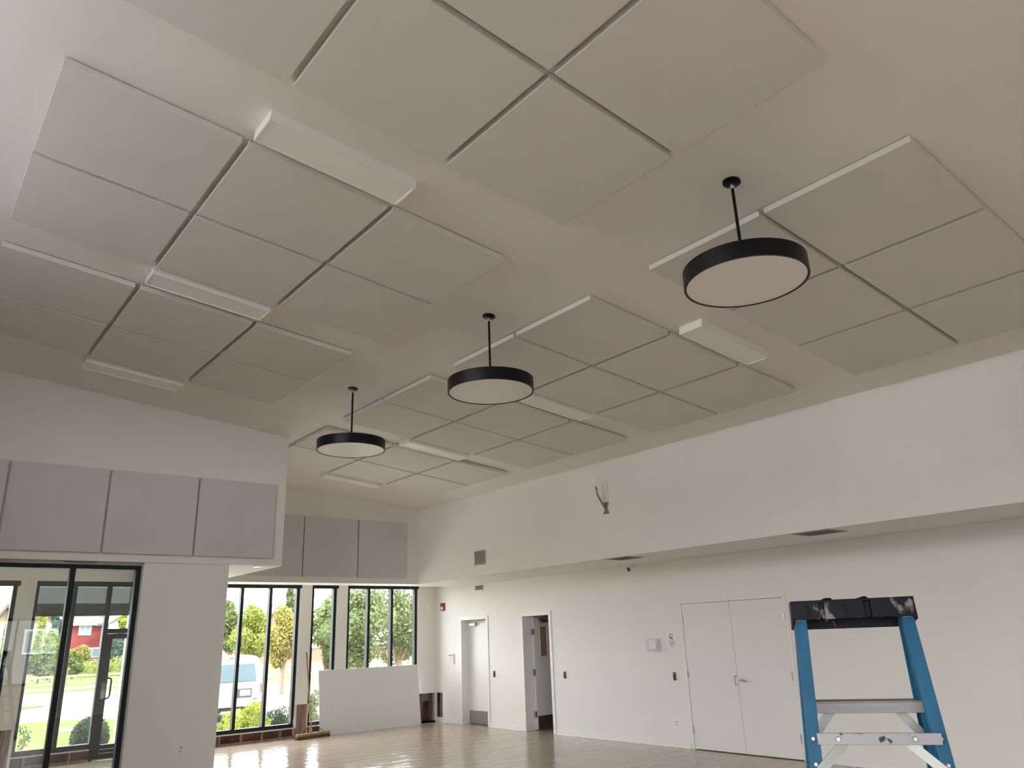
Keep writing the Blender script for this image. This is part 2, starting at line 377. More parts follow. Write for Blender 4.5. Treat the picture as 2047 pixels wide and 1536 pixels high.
# baseboards on the door wall
nb = 1
for a, b in ((YR, D3[0]-.07), (D3[1]+.07, D2[0]-.065), (D2[1]+.04, D1[0]-.065), (D1[1]+.05, 15.36)):
    struct('baseboard_right_%d' % nb, MB().box(XW-.012, XW, a, b, 0, .085).box(XW-.022, XW, a, b, 0, .018), M_trim, 'white baseboard along the door wall, ' + ('nearest the viewer', 'between double door and open door', 'between open door and closed door', 'between closed door and corner')[nb-1], 'baseboard', bevel=.003); nb += 1

# ------------------------------------------------------------------ ceiling panels
TH = math.atan(SL)
PX, PY, PT, GAP = 1.09, 1.09, 0.05, 0.042
def panel_mesh(name, sx, sy, t, m):
    mb = B(-sx/2, sx/2, -sy/2, sy/2, -t-.008, -.009).box(-sx/2+.018, sx/2-.018, -sy/2+.018, sy/2-.018, -.012, 0)   # clipped on with a small shadow gap
    o = mb.build(name, m, bevel=.004)
    return o
blocks = [('left', 0.345, 2.69, 'topmost block above the picture centre'), ('left', 0.345, 5.645, 'left block beside the long box light'),
          ('left', 0.345, 8.40, 'far left block above the entry'), ('right', 4.705, 2.70, 'right block beside the nearest pendant'),
          ('right', 4.705, 5.645, 'block behind the middle pendant'), ('right', 4.705, 8.35, 'block between middle and farthest pendants'),
          ('right', 4.705, 11.1, 'block behind the farthest pendant')]
proto = None
for side, x0, yc, where in blocks:
    for ci, cname in enumerate(('left column', 'middle column', 'right column')):
        for ri, rname in enumerate(('near row', 'far row')):
            x = x0 + PX/2 + ci*(PX+GAP); y = yc + (-1 if ri == 0 else 1)*(PY+GAP)/2
            if proto is None:
                o = proto = panel_mesh('acoustic_panel', PX/math.cos(TH), PY, PT, M_panel)
            else:
                o = proto.copy(); COL.objects.link(o)
            o.location = (x, y, zc(x)-.0015); o.rotation_euler = (0, TH, 0)
            tag(o, 'white ceiling panel, %s, %s, %s' % (cname, rname, where), 'ceiling panel', 'square ceiling panels')

# ------------------------------------------------------------------ box lights on the ceiling
def box_light(x0, y0, label):
    L, Wd, D = 1.11, 0.28, 0.085
    t = thing('ceiling_light', label, 'light', (x0+L/2, y0+Wd/2, zc(x0+L/2)), group='box lights between ceiling panels')
    t.rotation_euler = (0, TH, 0)
    h = MB(); a, b, r = L/2, Wd/2, .016
    h.box(-a, a, -b, -b+r, -D, 0).box(-a, a, b-r, b, -D, 0).box(-a+.01, a-.01, -b+r, b-r, -.02, 0)
    h.build('housing', M_white, t, local=True, bevel=.002)
    for s in (-1, 1): MB().box(min(s*a, s*(a-r)), max(s*a, s*(a-r)), -b+r, b-r, -D, -.0).build('end_cap', M_white, t, local=True, bevel=.002)
    MB().box(-a+r, a-r, -b+r, b-r, -D+.008, -.03).build('diffuser', M_lens, t, local=True)
for x0, y0, lab in ((1.475, 4.15, 'white box light in the left ceiling row, nearest the viewer'), (1.475, 6.83, 'white box light in the left ceiling row, second from the viewer'),
                    (1.475, 9.62, 'white box light in the left ceiling row, above the entry bulkhead'), (5.835, 4.15, 'white box light in the right ceiling row, nearest the viewer'),
                    (5.835, 6.78, 'white box light in the right row, partly behind middle pendant'), (5.835, 9.56, 'white box light in the right row, right of farthest pendant'),
                    (5.835, 12.30, 'white box light in the right row, nearest the far wall')):
    box_light(x0, y0, lab)

# ------------------------------------------------------------------ pendants
def pendant(x, y, label):
    zt = zc(x)
    t = thing('pendant_light', label, 'pendant light', (x, y, zt), group='black drum pendants')
    zb, zd = 3.975, 4.095; R = 0.415
    cn = MB().lathe((0, 0, 0), [(.063, 0), (.063, -.012), (.050, -.018), (.012, -.02)], 40)
    for i, v in enumerate(cn.v): cn.v[i] = (x+v[0], y+v[1], zt+v[2]-SL*v[0])
    cn.build('canopy', M_black, t, smooth=True)
    MB().lathe((x, y, zt-.02), [(.010, .004), (.016, -.004), (.016, -.022), (.011, -.028), (.011, -.045)], 20).build('swivel', M_chrome, t, smooth=True)
    MB().tube([(x, y, zt-.06), (x, y, zd-.005)], .0115, 14).build('rod', M_black, t, smooth=True)
    n = 96
    MB().lathe((x, y, 0), [(R, zb), (R, zd), (R-.012, zd), (R-.012, zb+.012), (R-.016, zb+.012), (R-.016, zb)], n, closed=True).build('drum', M_black, t, smooth=True)
    MB().lathe((x, y, 0), [(R-.012, zd-.012), (R-.012, zd-.004)], n).build('top_plate', M_black, t)
    MB().lathe((x, y, 0), [(R-.017, zb+.004), (R-.017, zb+.010)], n).build('diffuser', M_pend, t)
M_pend = mat('pendant diffuser', (0.86, 0.84, 0.80), 0.30, var=0.008)
pendant(4.281, 2.65, 'black drum pendant light nearest the viewer, on a short rod')
pendant(4.296, 5.549, 'black drum pendant light, the middle one of three')
pendant(4.267, 8.35, 'black drum pendant light farthest away, above the entry corner')

# ------------------------------------------------------------------ panels on the bulkheads
def wall_panel(x0, x1, z0, z1, yface, label):
    o = B(x0, x1, yface-.05, yface-.001, z0, z1).build('fabric_panel', M_wpanel, loc=((x0+x1)/2, yface, z0), bevel=.005)
    tag(o, label, 'wall panel', 'grey fabric wall panels')
wp = [1.025, 2.145, 3.275, 4.38]
wall_panel(wp[2]+.013, wp[3], 2.925, 3.995, YB, 'grey square wall panel nearest the corner of the entry bulkhead')
wall_panel(wp[1]+.013, wp[2]-.013, 2.925, 3.995, YB, 'grey square wall panel, second from the bulkhead corner, above the entry')
wall_panel(wp[0]+.013, wp[1]-.013, 2.925, 3.995, YB, 'grey square wall panel, third from the bulkhead corner, above entry door')
wall_panel(wp[0]-1.10, wp[0]-.013, 2.925, 3.995, YB, 'grey wall panel cut off by the left picture edge')
q = [on_y(p, 13.88) for p in ((813, 1045), (815, 1156), (718, 1040), (714, 1155), (609.6, 1033), (604, 1151))]
xr, x2, x1_ = (q[0].x+q[1].x)/2, (q[2].x+q[3].x)/2, (q[4].x+q[5].x)/2
zt_, zb_ = q[2].z, q[3].z
wall_panel(x2+.013, xr, zb_, zt_, 13.93, 'grey wall panel above far windows, nearest the room corner')
wall_panel(x1_+.013, x2-.013, zb_, zt_, 13.93, 'grey wall panel above far windows, middle one')
wall_panel(x1_-1.10, x1_-.013, zb_, zt_, 13.93, 'grey wall panel above far windows, partly hidden by the entry bulkhead')

# ------------------------------------------------------------------ doors on the right wall
def door_trim(t, a, b, zt, wd=.055, dep=.014, jamb=.26):
    MB().box(XW-dep, XW+jamb, a-.001, a+.014, 0, zt).build('jamb', M_trim, t)
    MB().box(XW-dep, XW+jamb, b-.014, b+.001, 0, zt).build('jamb', M_trim, t)
    MB().box(XW-dep, XW+jamb, a, b, zt-.014, zt+.001).build('head_jamb', M_trim, t)
    MB().box(XW-dep, XW, a-wd, a, 0, zt+wd).build('casing', M_trim, t, bevel=.003)
    MB().box(XW-dep, XW, b, b+wd, 0, zt+wd).build('casing', M_trim, t, bevel=.003)
    MB().box(XW-dep, XW, a, b, zt, zt+wd).build('head_casing', M_trim, t, bevel=.003)
# closed single door, set deep in its frame
t = thing('door_1', 'white single door with steel kick plate, near the far corner', 'door', (XW, (D1[0]+D1[1])/2, 0), kind='structure')
door_trim(t, *D1, DT)
lf = MB().box(10.315, 10.36, D1[0]+.016, D1[1]-.016, .012, DT-.016).build('leaf', M_door, t, bevel=.002)
B(10.312, 10.316, D1[0]+.02, D1[1]-.03, .015, .27).build('kick_plate', M_steel, lf)
kn = on_x((972.5, 1348), 10.29)
MB().tube([(10.316, 13.545, 1.0), (10.27, 13.545, 1.0)], [.027, .012], 16).tube([(10.27, 13.545, 1.0), (10.255, 13.545, 1.0), (10.235, 13.545, 1.0)], [.018, .028, .02], 16).build('knob', M_chrome, lf, smooth=True)
cl = MB().box(10.25, 10.315, 14.05, 14.28, 1.975, 2.03).build('door_closer', mat('closer silver', (0.5, 0.5, 0.49), 0.4, 0.5), lf, bevel=.006)
MB().tube([(10.28, 14.07, 2.04), (10.21, 13.90, 2.065), (10.28, 13.72, 2.085)], .009, 8).tube([(10.28, 14.07, 2.0), (10.28, 14.07, 2.05)], .025, 12).build('closer_arm', M_steel, lf)
# open single door
t = thing('door_2', 'white single door standing open into a dim room', 'door', (XW, (D2[0]+D2[1])/2, 0), kind='structure')
door_trim(t, *D2, DT)
th_o = math.radians(4)
def lv(dx, dy, z):
    hx, hy = 10.372, 12.268
    return (hx + dx*math.cos(th_o) - dy*math.sin(th_o), hy + dx*math.sin(th_o) + dy*math.cos(th_o), z)
def leafbox(mb, d0, d1, w0, w1, z0, z1):
    return mb.hexa([lv(d0, w0, z0), lv(d1, w0, z0), lv(d1, w1, z0), lv(d0, w1, z0), lv(d0, w0, z1), lv(d1, w0, z1), lv(d1, w1, z1), lv(d0, w1, z1)])
leaf = MB()
for d0, d1, z0, z1 in ((0, .17, .012, 2.09), (.37, .80, .012, 2.09), (.17, .37, .012, 1.34), (.17, .37, 1.90, 2.09)): leafbox(leaf, d0, d1, -.045, 0, z0, z1)
lf = leaf.build('leaf', M_door, t)
leafbox(MB(), .17, .37, -.028, -.018, 1.34, 1.90).build('pane', mat('tinted lite', (0.36, 0.23, 0.15), 0.2, var=0.08), lf)
leafbox(MB(), .03, .78, -.049, -.045, .015, .25).build('kick_plate', mat('dark bronze plate', (0.10, 0.06, 0.05), 0.4, 0.3), lf)
fr2 = MB()
for d0, d1, z0, z1 in ((.155, .17, 1.325, 1.915), (.37, .385, 1.325, 1.915), (.17, .37, 1.325, 1.34), (.17, .37, 1.90, 1.915)): leafbox(fr2, d0, d1, -.052, -.040, z0, z1)
fr2.build('lite_trim', M_door, lf)
leafbox(MB(), .16, .44, -.11, -.05, 1.975, 2.035).build('door_closer', M_steel, lf, bevel=.006)
MB().tube([lv(.2, -.09, 2.04), lv(.02, -.16, 2.065), (10.33, 11.95, 2.085)], .009, 8).build('closer_arm', M_steel, lf)
for z in (.28, 1.04, 1.80): MB().box(10.342, 10.376, 12.222, 12.282, z-.055, z+.055).build('hinge', M_steel, t, bevel=.002)
# double door, flush
t = thing('door_3', 'white double door with lever handle behind the blue ladder', 'door', (XW, (D3[0]+D3[1])/2, 0), kind='structure')
MB().box(XW-.010, XW, D3[0]-.055, D3[0]-.003, 0, 2.185).build('casing', M_trim, t, bevel=.003)
MB().box(XW-.010, XW, D3[1]+.003, D3[1]+.055, 0, 2.185).build('casing', M_trim, t, bevel=.003)
MB().box(XW-.010, XW, D3[0]-.003, D3[1]+.003, 2.133, 2.185).build('head_casing', M_trim, t, bevel=.003)
ym = (D3[0]+D3[1])/2
la = MB().box(XW-.002, XW+.045, D3[0]+.003, ym-.003, .012, 2.126).build('leaf', M_door, t, bevel=.0015)
lb = MB().box(XW-.002, XW+.045, ym+.003, D3[1]-.003, .012, 2.126).build('leaf', M_door, t, bevel=.0015)
for par, yy in ((la, D3[0]+.004), (lb, D3[1]-.004)):
    for z in (.27, 1.07, 1.87): MB().tube([(XW-.010, yy, z-.055), (XW-.010, yy, z+.055)], .0085, 10).build('hinge', M_steel, par)
hz = 1.0; hy = ym-.065
MB().tube([(XW, hy, hz), (XW-.012, hy, hz)], .034, 20).tube([(XW-.01, hy, hz), (XW-.055, hy, hz)], .012, 12).tube([(XW-.052, hy+.005, hz), (XW-.056, hy-.05, hz), (XW-.05, hy-.115, hz-.004)], [.011, .010, .008], 10).build('lever_handle', M_chrome, la, smooth=True)
st = MB()
for y0, y1, z0, z1 in ((ym+.004, ym+.052, hz+.055, hz+.063), (ym+.004, ym+.052, hz-.063, hz-.055), (ym+.046, ym+.054, hz-.063, hz+.063)): st.box(XW-.004, XW, y0, y1, z0, z1)
st.build('strike_plate', M_dark, lb)

# ------------------------------------------------------------------ small fixtures on the right wall
def reader(p, label):
    c = on_x(p, XW)
    t = thing('card_reader', label, 'card reader', (XW, c.y, c.z-.06), group='black card readers')
    B(XW-.022, XW, c.y-.022, c.y+.022, c.z-.060, c.z+.060).build('body', M_dark, t, bevel=.006)
    B(XW-.024, XW-.021, c.y-.012, c.y+.012, c.z+.030, c.z+.048).build('indicator', mat('indicator grey', (0.35, 0.35, 0.36), 0.4), t)
reader((988.5, 1348), 'small black card reader right of the closed single door')
reader((1129.5, 1350), 'small black card reader right of the open door')
reader((1349, 1352.5), 'small black card reader left of the double door')
# red fire alarm
t = thing('fire_alarm', 'red fire alarm horn strobe high on the wall near the corner', 'fire alarm', (XW, 15.10, 2.33))
B(XW-.035, XW, 15.02, 15.17, 2.335, 2.505).build('body', M_red, t, bevel=.008)
B(XW-.05, XW-.034, 15.055, 15.135, 2.36, 2.42).build('strobe_lens', M_white, t, bevel=.006)
B(XW-.038, XW-.034, 15.05, 15.14, 2.44, 2.485).build('horn_grille', M_dark, t)
# light switch + keypad
t = thing('light_switch', 'white rocker light switch above the keypad near the corner', 'switch', (XW, 15.10, 1.76))
B(XW-.006, XW, 15.065, 15.135, 1.757, 1.873).build('plate', M_white, t, bevel=.003)
B(XW-.012, XW-.005, 15.085, 15.115, 1.785, 1.845).build('rocker', M_trim, t, bevel=.002)
t = thing('alarm_keypad', 'white alarm keypad with grey display left of the closed door', 'keypad', (XW, 14.78, 1.20))
B(XW-.03, XW, 14.675, 14.875, 1.205, 1.415).build('body', M_white, t, bevel=.008)
B(XW-.033, XW-.029, 14.70, 14.85, 1.365, 1.395).build('display', M_inkgrey, t)
for i in range(3):
    for j in range(4): B(XW-.034, XW-.029, 14.715+i*.045, 14.745+i*.045, 1.245+j*.027, 1.262+j*.027).build('key', mat('key grey', (0.55, 0.57, 0.62), 0.5), t)
# thermostat under a clear guard
a, b = on_x((1296, 1278), XW), on_x((1320, 1301), XW)
t = thing('thermostat', 'thermostat under a clear plastic guard left of the notice', 'thermostat', (XW, (a.y+b.y)/2, b.z))
yA, yB, zA, zB = b.y, a.y, b.z, a.z
B(XW-.012, XW, yA+.01, yB-.01, zA+.01, zB-.01).build('base', mat('pale grey plastic', (0.74, 0.75, 0.80), 0.4), t, bevel=.003)
B(XW-.03, XW-.012, yA+.06, yB-.06, zA+.035, zB-.035).build('body', M_white, t, bevel=.004)
gd = MB()
for box in ((yA, yA+.006, zA, zB), (yB-.006, yB, zA, zB), (yA, yB, zA, zA+.006), (yA, yB, zB-.006, zB)): gd.box(XW-.075, XW, *box)
gd.box(XW-.079, XW-.075, yA, yB, zA, zB)
gd.build('guard', M_clear, t)
# notice
a, b = on_x((1330.5, 1263.5), XW), on_x((1354, 1298), XW)
t = thing('notice', 'white paper notice with a black symbol taped beside the double door', 'notice', (XW, (a.y+b.y)/2, b.z))
yA, yB, zA, zB = b.y, a.y, b.z, a.z; wd, hh = yB-yA, zB-zA
B(XW-.002, XW, yA, yB, zA, zB).build('sheet', M_paper, t)
B(XW-.003, XW-.002, yA+.28*wd, yB-.28*wd, zB-.19*hh, zB-.13*hh).build('heading', M_inkgrey, t)
sy = MB(); X0, X1 = XW-.003, XW-.002
def blk(u0, u1, v0, v1): sy.box(X0, X1, yB-u1*wd, yB-u0*wd, zA+v0*hh, zA+v1*hh)
blk(.30, .40, .66, .74); blk(.36, .46, .60, .68); blk(.44, .60, .56, .61); blk(.50, .56, .61, .73); blk(.56, .68, .68, .73); blk(.60, .70, .54, .60)
sy.build('symbol', M_ink, t)
for z in (.45, .41, .34, .30, .26): B(X0, X1, yA+.18*wd, yB-(.18 if z > .4 else .3)*wd, zA+z*hh-.003, zA+z*hh+.003).build('text_line', M_inkgrey, t)
B(X0, X1, yA+.44*wd, yB-.44*wd, zA+.13*hh, zA+.19*hh).build('mark', M_inkgrey, t)
def outlet(name, c, plane, label):
    t = thing(name, label, 'outlet', c)
    def bx(u0, u1, v0, v1, d0, d1):
        return B(c[0]-d1, c[0]-d0, c[1]+u0, c[1]+u1, c[2]+v0, c[2]+v1) if plane == 'x' else B(c[0]+u0, c[0]+u1, c[1]-d1, c[1]-d0, c[2]+v0, c[2]+v1)
    bx(-.036, .036, -.058, .058, 0, .006).build('plate', M_white, t, bevel=.002)
    for s in (-1, 1): bx(-.017, .017, s*.022-.014, s*.022+.014, .005, .009).build('socket', mat('socket grey', (0.55, 0.54, 0.53), 0.5), t)
c = on_x((1352, 1447), XW); outlet('wall_outlet', (XW, c.y, c.z), 'x', 'white wall outlet low beside the double door')
c = on_y((361, 1499), 10.985); outlet('wall_outlet', (c.x, 10.985, c.z), 'y', 'white wall outlet low on the pier right of the entry glass')
# motion sensor on the far wall
t = thing('motion_sensor', 'small white motion sensor between the far window and the corner', 'sensor', (9.89, YF, 2.36))
MB().box(9.855, 9.925, YF-.045, YF, 2.37, 2.47).build('body', M_white, t, bevel=.012)
B(9.87, 9.91, YF-.05, YF-.044, 2.385, 2.42).build('lens', M_lens, t, bevel=.004)

# grilles
def grille(c0, c1, X, label, n, dark=True):
    y0, y1, z0, z1 = min(c0.y, c1.y), max(c0.y, c1.y), min(c0.z, c1.z), max(c0.z, c1.z)
    t = thing('vent_grille', label, 'vent', (X, (y0+y1)/2, z0))
    f = .022
    fr = MB().box(X-.012, X, y0, y1, z0, z0+f).box(X-.012, X, y0, y1, z1-f, z1).box(X-.012, X, y0, y0+f, z0+f, z1-f).box(X-.012, X, y1-f, y1, z0+f, z1-f)
    fr.build('frame', M_trim if not dark else M_grille, t)
    B(X-.002, X, y0+f, y1-f, z0+f, z1-f).build('backing', M_ventdark, t)
    hgt = (z1-z0-2*f)/n
    for i in range(n):
        z = z0+f+(i+.5)*hgt
        MB().hexa([(X-.010, y0+f, z-hgt*.30), (X-.010, y1-f, z-hgt*.30), (X-.002, y1-f, z+hgt*.05), (X-.002, y0+f, z+hgt*.05),
                   (X-.010, y0+f, z-hgt*.18), (X-.010, y1-f, z-hgt*.18), (X-.002, y1-f, z+hgt*.22), (X-.002, y0+f, z+hgt*.22)]).build('slat', M_grille, t)
grille(on_x((948.5, 1103), XB), on_x((971.5, 1128), XB), XB, 'square grey louvred vent on the bulkhead near the corner', 8)
grille(on_x((949, 1170), XW), on_x((968, 1181), XW), XW, 'small louvred vent on the wall above the closed door', 5, False)
def soffit_vent(x0, x1, y0, y1, z, label, m=M_ventdark):
    t = thing('soffit_vent', label, 'vent', ((x0+x1)/2, (y0+y1)/2, z))
    f = .02
    MB().box(x0, x1, y0, y0+f, z-.008, z).box(x0, x1, y1-f, y1, z-.008, z).box(x0, x0+f, y0+f, y1-f, z-.008, z).box(x1-f, x1, y0+f, y1-f, z-.008, z).build('frame', M_grille, t)
    B(x0+f, x1-f, y0+f, y1-f, z-.002, z).build('backing', m, t)
    n = 9
    for i in range(n):
        y = y0+f+(i+.5)*(y1-y0-2*f)/n
        B(x0+f, x1-f, y-.005, y+.005, z-.008, z-.002).build('slat', mat('vent slat', (0.24, 0.225, 0.205), 0.6), t)
soffit_vent(8.745, 9.165, 8.09, 8.56, ZS, 'dark square vent in the soffit, beside the round camera')
soffit_vent(8.76, 9.21, 4.80, 5.31, ZS, 'dark square vent in the soffit, above the blue ladder')
soffit_vent(1.78, 2.15, 11.0, 11.16, ZS, 'grey slot vent in the soffit above the entry glass', M_grille)
def downlight(x, y, z, label, r=.055, lit=False):
    t = thing('downlight', label, 'light', (x, y, z))
    MB().lathe((x, y, z), [(r, 0), (r, -.006), (r*.8, -.008), (r*.78, -.001)], 32).build('trim_ring', M_trim, t, smooth=True)
    MB().lathe((x, y, z-.002), [(r*.77, 0), (r*.77, -.002)], 32).build('lens', M_lens if not lit else M_lit, t)
M_lit = bpy.data.materials.new('lit lamp'); M_lit.use_nodes = True
M_lit.node_tree.nodes['Principled BSDF'].inputs['Emission Color'].default_value = (1, 0.93, 0.8, 1); M_lit.node_tree.nodes['Principled BSDF'].inputs['Emission Strength'].default_value = 1.5
downlight(8.885, 9.15, ZS, 'small round downlight in the soffit left of the square vent')
downlight(8.918, 11.556, ZS, 'small round downlight in the soffit below the wall vent')
downlight(4.25, 11.13, ZS, 'lit round downlight under the corner of the entry bulkhead', .07, True)
downlight(1.47, 11.075, ZS, 'small round downlight in the soffit above the left entry glass')
# security camera
c = on_z((1268, 1128), ZS); c = Vector((9.98, 9.10, ZS))
t = thing('security_camera', 'white round security camera under the soffit', 'camera', (c.x, c.y, ZS))
MB().lathe((c.x, c.y, ZS), [(.045, 0), (.045, -.012), (.03, -.02)], 24).build('mount', M_white, t, smooth=True)
dr = (Vector((-.77, .63, -.30))*.75 + Vector((-.74, -.67, -.15))*.65).normalized(); p0 = Vector((c.x, c.y, ZS-.055))
MB().tube([p0-dr*.075, p0-dr*.05, p0+dr*.07, p0+dr*.095], [.03, .052, .052, .046], 24).build('body', M_white, t, smooth=True)
MB().tube([p0+dr*.094, p0+dr*.098], [.037, .036], 24).build('lens', M_dark, t)

# bracket arm on the bulkhead
M_brk = mat('bracket grey', (0.24, 0.225, 0.185), 0.5, 0.3)
bs = on_x((1212.5, 1016), XB)
t = thing('wall_bracket', 'grey bent bracket arm with a white tube end on the upper bulkhead', 'bracket', (XB, bs.y, bs.z))
a, b = on_x((1203, 961), XB), on_x((1217.5, 1003), XB)
B(XB-.006, XB, b.y, a.y, b.z, a.z-.02).build('grey_patch', mat('patch grey', (0.70, 0.685, 0.65), 0.5, var=0.01), t)  # slightly greyer patch of the bulkhead face, built as a thin sheet
pl = MB(); yy, zz = bs.y, bs.z
prof = [(-.055, .085), (.055, .085), (.05, .065), (.02, .02), (.02, -.03), (.055, -.075), (.055, -.09), (-.055, -.09), (-.055, -.075), (-.02, -.03), (-.02, .02), (-.05, .065)]
r1 = pl.ring([(XB-.03, yy+u, zz+v) for u, v in prof]); r2 = pl.ring([(XB, yy+u, zz+v) for u, v in prof]); pl.bridge(r1, r2); pl.f += [tuple(reversed(r1)), tuple(r2)]
pl.build('wall_plate', M_brk, t, bevel=.003)
e1 = Vector((XB-.04, yy, zz)); e2 = on_x((1194.5, 990), XB-.20); e3 = on_x((1190.5, 973), XB-.21)
am = MB().tube([e1, e1.lerp(e2, .85), e2, e2.lerp(e3, .2), e3], [.016, .015, .015, .014, .012], 12).build('arm', M_brk, t, smooth=True)
MB().tube([e2.lerp(e3, .7), e2.lerp(e3, .7)+Vector((0, -.035, .004))], .008, 8).build('thumb_screw', M_brk, t)
e4 = on_x((1184.3, 952.5), XB-.22)
dv = (e4-e3).normalized(); sd = Vector((0, 1, 0))
for s in (-1, 1): MB().tube([e3+sd*s*.012+dv*.02, e4+sd*s*.012], .0095, 12).build('tube_end', mat('bright white tube', (0.93, 0.93, 0.94), 0.2), t, smooth=True)
# ------------------------------------------------------------------ windows of the far wall
YG = YF+.08      # frame plane
def storefront(n, x0, x1, mull, label, z0=ZW, z1=ZH, right_gap=.035, left_gap=0.0):
    t = thing('window_%d' % n, label, 'window', ((x0+x1)/2, YG, z0), kind='structure')
    a, b = x0+left_gap, x1-right_gap
    d0, d1 = YG-.05, YG+.06
    B(a, b, d0, d1, z0, z0+.07).build('sill_bar', M_frame, t, bevel=.003)
    B(x0, x1, d0-.02, d1, z1-.085, z1).build('head_bar', M_frame, t, bevel=.003)
    B(a, a+.062, d0, d1, z0+.07, z1-.085).build('frame_bar', M_frame, t, bevel=.003)
    B(b-.062, b, d0, d1, z0+.07, z1-.085).build('frame_bar', M_frame, t, bevel=.003)
    xs = [a+.062]
    for m in mull:
        B(m-.03, m+.03, d0, d1, z0+.07, z1-.085).build('mullion', M_frame, t, bevel=.003); xs += [m-.03, m+.03]
    xs.append(b-.062)
    for i in range(0, len(xs), 2): B(xs[i], xs[i+1], YG-.006, YG+.006, z0+.07, z1-.085).build('pane', M_glass_far, t)
    if right_gap: B(b, x1, YF, d1, z0, z1-.085).build('reveal', M_trim, t)
    return t
storefront(1, W1[0], W1[1], [4.50, 5.07, 5.645, 6.225], 'tall dark framed far window with the white van behind it')
storefront(2, W2[0], W2[1], [], 'narrow dark framed far window behind the broom')
storefront(3, W3[0], W3[1], [8.43, 9.005], 'wide dark framed far window above the leaning board')
storefront(4, W0[0], W0[1], [], 'dark framed entry window cut by the left picture edge')
# stripped curb under the windows: sheathing, studs, plate, white sill strip
def curb(x0, x1, studs, label, name):
    t = thing(name, label, 'framing', ((x0+x1)/2, YF, 0), kind='structure')
    B(x0, x1, YF+.07, YF+.20, 0, ZW).build('sheathing', M_sheath, t)
    B(x0, x1, YF-.02, YF+.07, 0, .035).build('bottom_plate', M_stud, t)
    for s in studs: B(s-.018, s+.018, YF-.005, YF+.07, .035, ZW-.02).build('stud', M_stud, t)
    B(x0, x1, YF-.012, YF+.20, ZW-.02, ZW).build('sill_strip', mat('torn drywall edge', (0.62, 0.61, 0.60), 0.8, var=0.15, scale=20), t)
curb(W1[0], W1[1], [4.2, 4.7, 5.33, 5.39, 5.80, 6.2, 6.56, 6.84], 'stripped wooden framing under the window with the van', 'trim_1')
curb(W2[0]+.01, W2[1], [7.16, 7.4], 'stripped wooden framing behind the broom head', 'trim_2')
curb(W3[0], W3[1], [8.3, 8.9, 9.5], 'stripped wooden framing behind the leaning board', 'trim_3')
curb(W0[0], W0[1], [1.2, 1.6], 'stripped framing under the leftmost entry window', 'trim_4')
# pier studs
t = thing('trim_5', 'bundle of bare wooden studs at the foot of the pier behind the broom', 'framing', (6.97, YF, 0), kind='structure')
for i, x in enumerate((6.865, 6.905, 6.945, 6.985, 7.025, 7.062)):
    B(x, x+.034, YF+.004*(i % 3), YF+.20, 0, .60).build('stud', M_stud, t, bevel=.004)
rnd = random.Random(4)
for sx in (6.835, 7.098):
    mb = MB(); pts = []
    for k in range(9): pts.append((sx+rnd.uniform(-.012, .012), .04+.07*k))
    for (xa, za), (xb, zb) in zip(pts[:-1], pts[1:]): mb.hexa([(xa-.012, YF-.004, za), (xa+.012, YF-.004, za), (xa+.012, YF+.02, za), (xa-.012, YF+.02, za), (xb-.012, YF-.004, zb), (xb+.012, YF-.004, zb), (xb+.012, YF+.02, zb), (xb-.012, YF+.02, zb)])
    mb.build('torn_edge', MATS['torn drywall edge'], t)
t = thing('trim_6', 'bare studs at the foot of the entry pier', 'framing', (2.0, YF, 0), kind='structure')
for i, x in enumerate((1.89, 1.94, 1.99, 2.04, 2.085)): B(x, x+.034, YF+.004*(i % 3), YF+.20, 0, .60).build('stud', M_stud, t)
B(2.075, 2.118, YF-.012, YF, .02, .62).build('torn_edge', M_white, t)
# torn corner cavity
t = thing('trim_7', 'torn open wall cavity with darkened studs in the far corner', 'framing', (10.0, YF, 0), kind='structure')
B(9.69, 10.13, YF+.15, YF+.2, .0, .62).build('sheathing', M_sheath, t)
for x in (9.76, 9.99): B(x, x+.035, YF+.01, YF+.15, 0.03, .60).build('stud', M_sheath, t)  # studs take the darker sheathing colour in place of the cavity's shade
B(9.80, 9.99, YF+.06, YF+.09, .44, .60).build('blocking', mat('grey lath', (0.16, 0.14, 0.13), 0.9), t)
B(9.69, 10.12, YF+.0, YF+.15, .0, .03).build('bottom_plate', mat('black sill', (0.03, 0.03, 0.03), 0.9), t)
t = thing('trim_8', 'torn opening at the foot of the door wall by the corner', 'framing', (XW, 15.2, .1), kind='structure')
B(XW+.10, XW+.14, 15.15, 15.385, .10, .60).build('sheathing', M_sheath, t)
B(XW+.01, XW+.10, 15.345, 15.385, .10, .60).build('stud', M_sheath, t)  # darkened like the other corner studs, shade put into the colour
B(XW+.02, XW+.10, 15.23, 15.275, .10, .60).build('stud', M_stud, t)

# ------------------------------------------------------------------ glazed entry: inner storefront
YS = 11.13
t = thing('window_5', 'black framed interior glass screen of the entry', 'window', (1.9, YS, 0), kind='structure')
s = YS/10.96
xr, xm, xl = 2.68, 1.893, 1.10
zt = 2.79
B(xl-.05, xr, YS-.05, YS+.05, zt-.05, zt).build('head_bar', M_frame, t, bevel=.002)
B(xl-.05, xr, YS-.05, YS+.05, 0, .09).build('sill_bar', M_frame, t, bevel=.002)
B(xr-.055, xr, YS-.05, YS+.05, .09, zt-.05).build('frame_bar', M_frame, t, bevel=.002)
B(xm-.03, xm+.03, YS-.05, YS+.05, .09, zt-.05).build('mullion', M_frame, t, bevel=.002)
B(xl-.05, xl, YS-.05, YS+.05, .09, zt-.05).build('frame_bar', M_frame, t, bevel=.002)
B(xl, xm-.03, YS-.005, YS+.005, .09, zt-.05).build('pane', M_glass_in, t)
B(xm+.03, xr-.055, YS-.005, YS+.005, .09, zt-.05).build('pane', M_glass_in, t)
